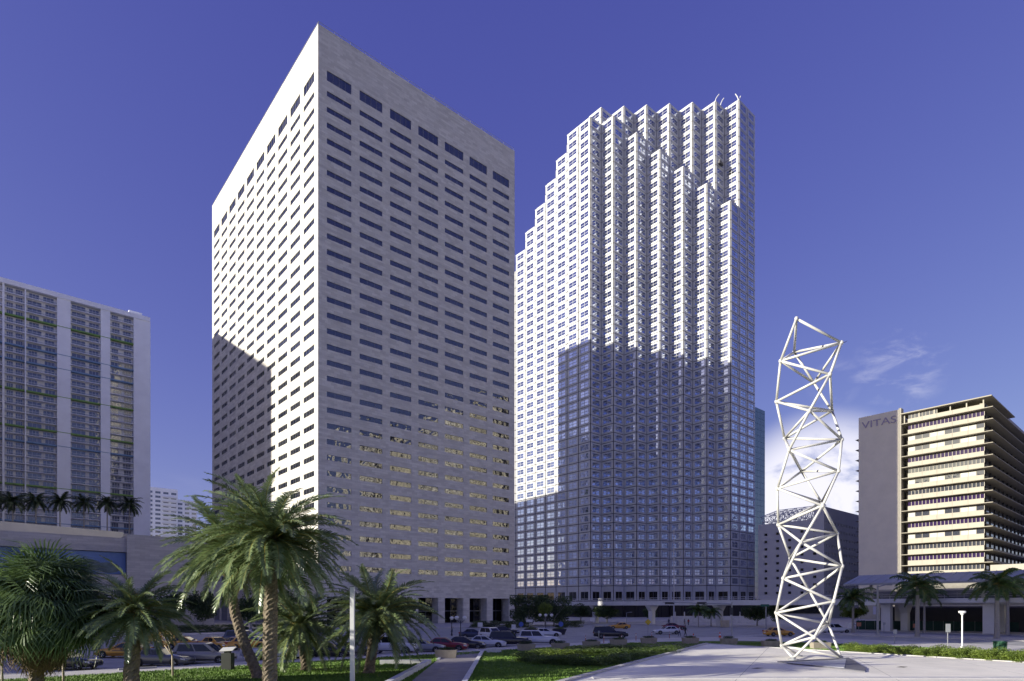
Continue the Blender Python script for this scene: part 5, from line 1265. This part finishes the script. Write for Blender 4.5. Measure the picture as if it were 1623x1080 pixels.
mb = MB(); mb.box(-.3, -.25, z - 1.6, .1, .1, z - .5); mb.build('signal_head', dark_metal, t)
x, y = ground(1214, 997); Y = depth_of(x, y); z = height_at(958, Y); t = thing('traffic_signal_mast', 'grey signal post with green street name beside the sculpture', 'traffic signal', (x, y, 0), FACE_ROT)
mb = MB(); mb.lathe([(.2, 0), (.2, .4), (.13, .5), (.12, z)], 10); mb.build('post', grey_metal, t); mb = MB(); mb.box(-1.2, -.2, z - .5, .6, -.14, z); mb.build('street_name', s_green, t)
# white square post
x, y = ground(558.5, 1086, .11); Y = depth_of(x, y); z = height_at(931, Y); t = thing('white_post', 'tall white square post in front of the seat wall palm', 'post', (x, y, .11), FACE_ROT)
mb = MB(); mb.box(-.12, -.12, 0, .12, .12, z - .11); mb.box(-.2, -.2, 0, .2, .2, .08); mb.build('shaft', white_paint, t); mb = MB(); mb.box(-.135, -.135, z - .11, .135, .135, z - .05); mb.build('cap', grey_metal, t)
# info kiosk
x, y = ground(361, 1062, .11); t = thing('info_kiosk', 'dark info pedestal with a slanted pale panel on the lawn edge', 'kiosk', (x, y, .11), FACE_ROT)
mb = MB(); mb.box(-.36, -.3, 0, .36, .3, 1.25); mb.box(-.2, -.16, 1.25, .2, .16, 1.42); mb.build('pedestal', mat('kiosk_dark', (.03, .035, .03), .6), t)
mb = MB(); mb.add([(-.5, -.3, 1.38), (.5, -.3, 1.44), (.5, .3, 1.66), (-.5, .3, 1.6), (-.5, -.3, 1.43), (.5, -.3, 1.49), (.5, .3, 1.71), (-.5, .3, 1.65)], [(3, 2, 1, 0), (4, 5, 6, 7), (0, 1, 5, 4), (1, 2, 6, 5), (2, 3, 7, 6), (3, 0, 4, 7)]); mb.build('panel', s_white, t)
# bin
x, y = ground(1585, 1034, .1); t = thing('litter_bin', 'green round litter bin behind the hedge', 'bin', (x, y, .1)); mb = MB(); mb.lathe([(.42, 0), (.5, .1), (.55, .95), (.62, 1.0), (.62, 1.12), (.5, 1.14), (.48, .9)], 14); mb.build('drum', mat('bin_green', (.01, .07, .035), .6), t)
for k in range(10):
    a_ = k * .628; mb = MB(); mb.tube((.53 * math.cos(a_), .53 * math.sin(a_), .1), (.58 * math.cos(a_), .58 * math.sin(a_), .95), .03, n=4); mb.build('slat', mat('bin_green2', (.015, .09, .045), .6), t)
# green construction fence
fc = thing('green_fence', 'green screened construction fence in front of the shops', 'fence', (0, 0, 0))
fa, fb2 = depth_at(1357, 126), depth_at(1615, 113)
for k in range(16):
    p, q = along(fa, fb2, k / 16 + .001), along(fa, fb2, (k + 1) / 16 - .001); mb = MB(); bar_between(mb, p, q, .05, .15, 1.95); mb.build('screen_panel', mat('fence_green', (.012, .045, .038), .8, .2, .5), fc)
    mb = MB(); mb.tube((*along(fa, fb2, k / 16), .1), (*along(fa, fb2, k / 16), 2.05), .035, n=5); mb.build('post', grey_metal, fc)
# bollards by the corner
for i, (px, py) in enumerate(((928, 1020), (957, 1019.5), (985, 1018.5), (1008, 1015.5), (1033, 1013.5), (1061, 1012))):
    x, y = ground(px, py, .1); t = thing('delineator_post', ['leftmost thin red post at the street corner', 'second thin red post at the corner', 'third thin red post at the corner', 'fourth thin red post at the corner', 'fifth thin red post at the corner', 'rightmost thin red post at the corner'][i], 'post', (x, y, .004), 0, 'thin posts at the corner')
    mb = MB(); mb.lathe([(.2, 0), (.2, .06), (.05, .1), (.05, 1.1)], 8); mb.build('post', mat('post_red', (.35, .12, .09), .6), t); mb = MB(); mb.lathe([(.056, .8), (.056, .95)], 8); mb.build('reflector', white_paint, t)
for i, (px, py) in enumerate(((1141, 1012), (1099, 1015))):
    x, y = ground(px, py, .0); t = thing('traffic_cone', ['orange traffic cone left of the signal mast', 'dark traffic cone near the crossing corner'][i], 'traffic cone', (x, y, .006), 0, 'traffic cones')
    mb = MB(); mb.box(-.3, -.3, 0, .3, .3, .06); mb.lathe([(.22, .06), (.05, .95), (.03, .96)], 10); mb.build('cone', mat('cone_orange', (.60, .10, .03), .6), t); mb = MB(); mb.lathe([(.158, .45), (.105, .68)], 10); mb.build('white_band', white_paint, t)
for i, px in enumerate((843, 888)):
    x, y = ground(px, 1007); t = thing('round_tub', ['dark round tub left of the crossing white sedan', 'dark round tub right of the crossing white sedan'][i], 'planter', (x + 2 * AWAY[0], y + 2 * AWAY[1], .0), 0, 'dark round tubs'); mb = MB(); mb.lathe([(.9, 0), (1.25, .9), (1.3, 1.0), (1.1, 1.0), (1.05, .85)], 16); mb.build('tub', mat('tub', (.03, .03, .05), .6), t)
    put('planting', SHR[i], t, (0, 0, 1.0), scale=(1.0, 1.0, .35))
x, y = ground(190, 1062.5, .1); t = thing('parking_stop', 'concrete parking stop lying along the kerb', 'kerb block', (x, y, .1), .0); mb = MB(); mb.prism([(-.1, -.09), (2.4, -.09), (2.4, .09), (-.1, .09)], 0, .14); mb.build('block', kerb_conc, t)
# cabinet
x, y = ground(1149, 994, .1); t = thing('cream_cabinet', 'cream utility cabinet left of the guideway column', 'cabinet', (x, y, .1), FACE_ROT); mb = MB(); mb.box(-.9, -.4, 0, .9, .4, 1.5); mb.box(-.95, -.45, 1.5, .95, .45, 1.58); mb.build('cabinet', mat('cabinet_cream', (.55, .48, .33), .6), t); mb = MB(); mb.box(-.82, -.43, .12, -.02, -.405, 1.4); mb.box(.02, -.43, .12, .82, -.405, 1.4); mb.build('doors', mat('cabinet_door', (.50, .43, .29), .6), t)
# bird
x, y = depth_at(1338, 150); z = height_at(543, 150); t = thing('bird', 'dark bird gliding right of the sculpture top', 'bird', (x, y, z), FACE_ROT)
mb = MB(); mb.add([(-.25, 0, 0), (.1, -.03, .03), (.35, 0, .0), (.1, .03, -.05)], [(0, 1, 2), (0, 2, 3), (0, 3, 1), (1, 3, 2)]); mb.build('body', dark_metal, t); mb = MB(); mb.add([(-.05, 0, 0), (.15, 0, 0), (.75, -.2, .3), (.55, -.2, .28), (-.6, .3, -.12), (-.75, .3, -.15)], [(0, 1, 2, 3), (1, 0, 5, 4)]); mb.build('wings', dark_metal, t)

# ================================================================== PEOPLE
def person(label, px, py, H, shirt, trousers, skin, hair, walk=.25, turn=0.0, arm=.2):
    x, y = ground(px, py); t = thing('person', label, 'person', (x, y, .01), FACE_ROT + turn, 'people walking'); k = H / 1.75
    J = {'pel': (0, 0, .95), 'waist': (0, 0, 1.1), 'chest': (0, 0, 1.33), 'neck': (0, 0, 1.5), 'head': (.01, 0, 1.6), 'crown': (0, 0, 1.7)}
    E = [('pel', 'waist'), ('waist', 'chest'), ('chest', 'neck'), ('neck', 'head'), ('head', 'crown')]
    Rd = {'pel': .145, 'waist': .13, 'chest': .15, 'neck': .06, 'head': .095, 'crown': .075}
    for s, n in ((1, 'l'), (-1, 'r')):
        J.update({n + 'hip': (0, s * .09, .9), n + 'knee': (walk * s * .55 + .04, s * .1, .5), n + 'ank': (walk * s - .03, s * .1, .09), n + 'toe': (walk * s + .13, s * .11, .035),
                  n + 'sh': (0, s * .18, 1.42), n + 'elb': (-walk * s * .5, s * .235, 1.15), n + 'wri': (-walk * s * .7 + arm * .5, s * .23, .93), n + 'han': (-walk * s * .75 + arm * .7, s * .22, .83)})
        Rd.update({n + 'hip': .1, n + 'knee': .062, n + 'ank': .042, n + 'toe': .038, n + 'sh': .065, n + 'elb': .045, n + 'wri': .032, n + 'han': .04})
        E += [('pel', n + 'hip'), (n + 'hip', n + 'knee'), (n + 'knee', n + 'ank'), (n + 'ank', n + 'toe'), ('chest', n + 'sh'), (n + 'sh', n + 'elb'), (n + 'elb', n + 'wri'), (n + 'wri', n + 'han')]
    names = list(J); me = D.meshes.new('body'); me.from_pydata([tuple(c * k for c in J[q]) for q in names], [(names.index(a_), names.index(b_3)) for a_, b_3 in E], [])
    o = D.objects.new('tmp_body', me); COL.objects.link(o); md = o.modifiers.new('skin', 'SKIN'); sv = me.skin_vertices[0].data
    for i, q in enumerate(names): sv[i].radius = (Rd[q] * k,) * 2; sv[i].use_root = q == 'pel'
    o.modifiers.new('sub', 'SUBSURF').levels = 1
    dg = bpy.context.evaluated_depsgraph_get(); m2 = D.meshes.new_from_object(o.evaluated_get(dg)); D.objects.remove(o, do_unlink=True); m2.name = 'body'
    m2.materials.clear()
    for m_ in (skin, shirt, trousers, black_plastic): m2.materials.append(m_)
    for p in m2.polygons:
        z = p.center.z / k; ay = abs(p.center.y) / k
        p.material_index = 3 if z < .1 else 2 if z < .98 and ay < .2 else 1 if z < 1.5 and not (ay > .2 and z < 1.12) else 0
        p.use_smooth = True
    put('body', m2, t)
    mb = MB(); mb.lathe([(.075, -.06), (.105, .0), (.1, .07), (.06, .125), (.01, .14)], 10, c=(-.015 * k, 0, 1.635 * k)); mb.build('hair', hair, t, smooth=True)
sk1 = mat('skin_a', (.36, .21, .14), .6); sk2 = mat('skin_b', (.12, .065, .045), .6); hr = mat('hair_dark', (.015, .012, .01), .6, 0)
cl = {n: mat('cloth_' + n, c, .8, .1, 4) for n, c in dict(black=(.02, .02, .025), white=(.6, .6, .6), navy=(.03, .04, .09), khaki=(.3, .24, .15), red=(.3, .03, .03), grey=(.18, .18, .2)).items()}
person('person in dark clothes walking beside the stopped white sedan', 1086, 1009.5, 1.8, cl['black'], cl['black'], sk1, hr, .26, 0.2)
person('person in white top at the front of the white sedan', 1077, 1009, 1.7, cl['white'], cl['navy'], sk1, hr, .2, 2.9)
person('person standing far off behind the dark red sedan', 1060, 992, 1.8, cl['navy'], cl['black'], sk2, hr, .1, 1.5)
person('person in grey walking under the guideway', 1085, 992.5, 1.75, cl['grey'], cl['khaki'], sk1, hr, .25, 0)
person('person in red top waiting under the guideway', 1091, 992, 1.7, cl['red'], cl['black'], sk2, hr, .12, 1.0)
person('person in white shirt by the tower entrance lamp', 716, 1003, 1.75, cl['white'], cl['navy'], sk1, hr, .2, .4)
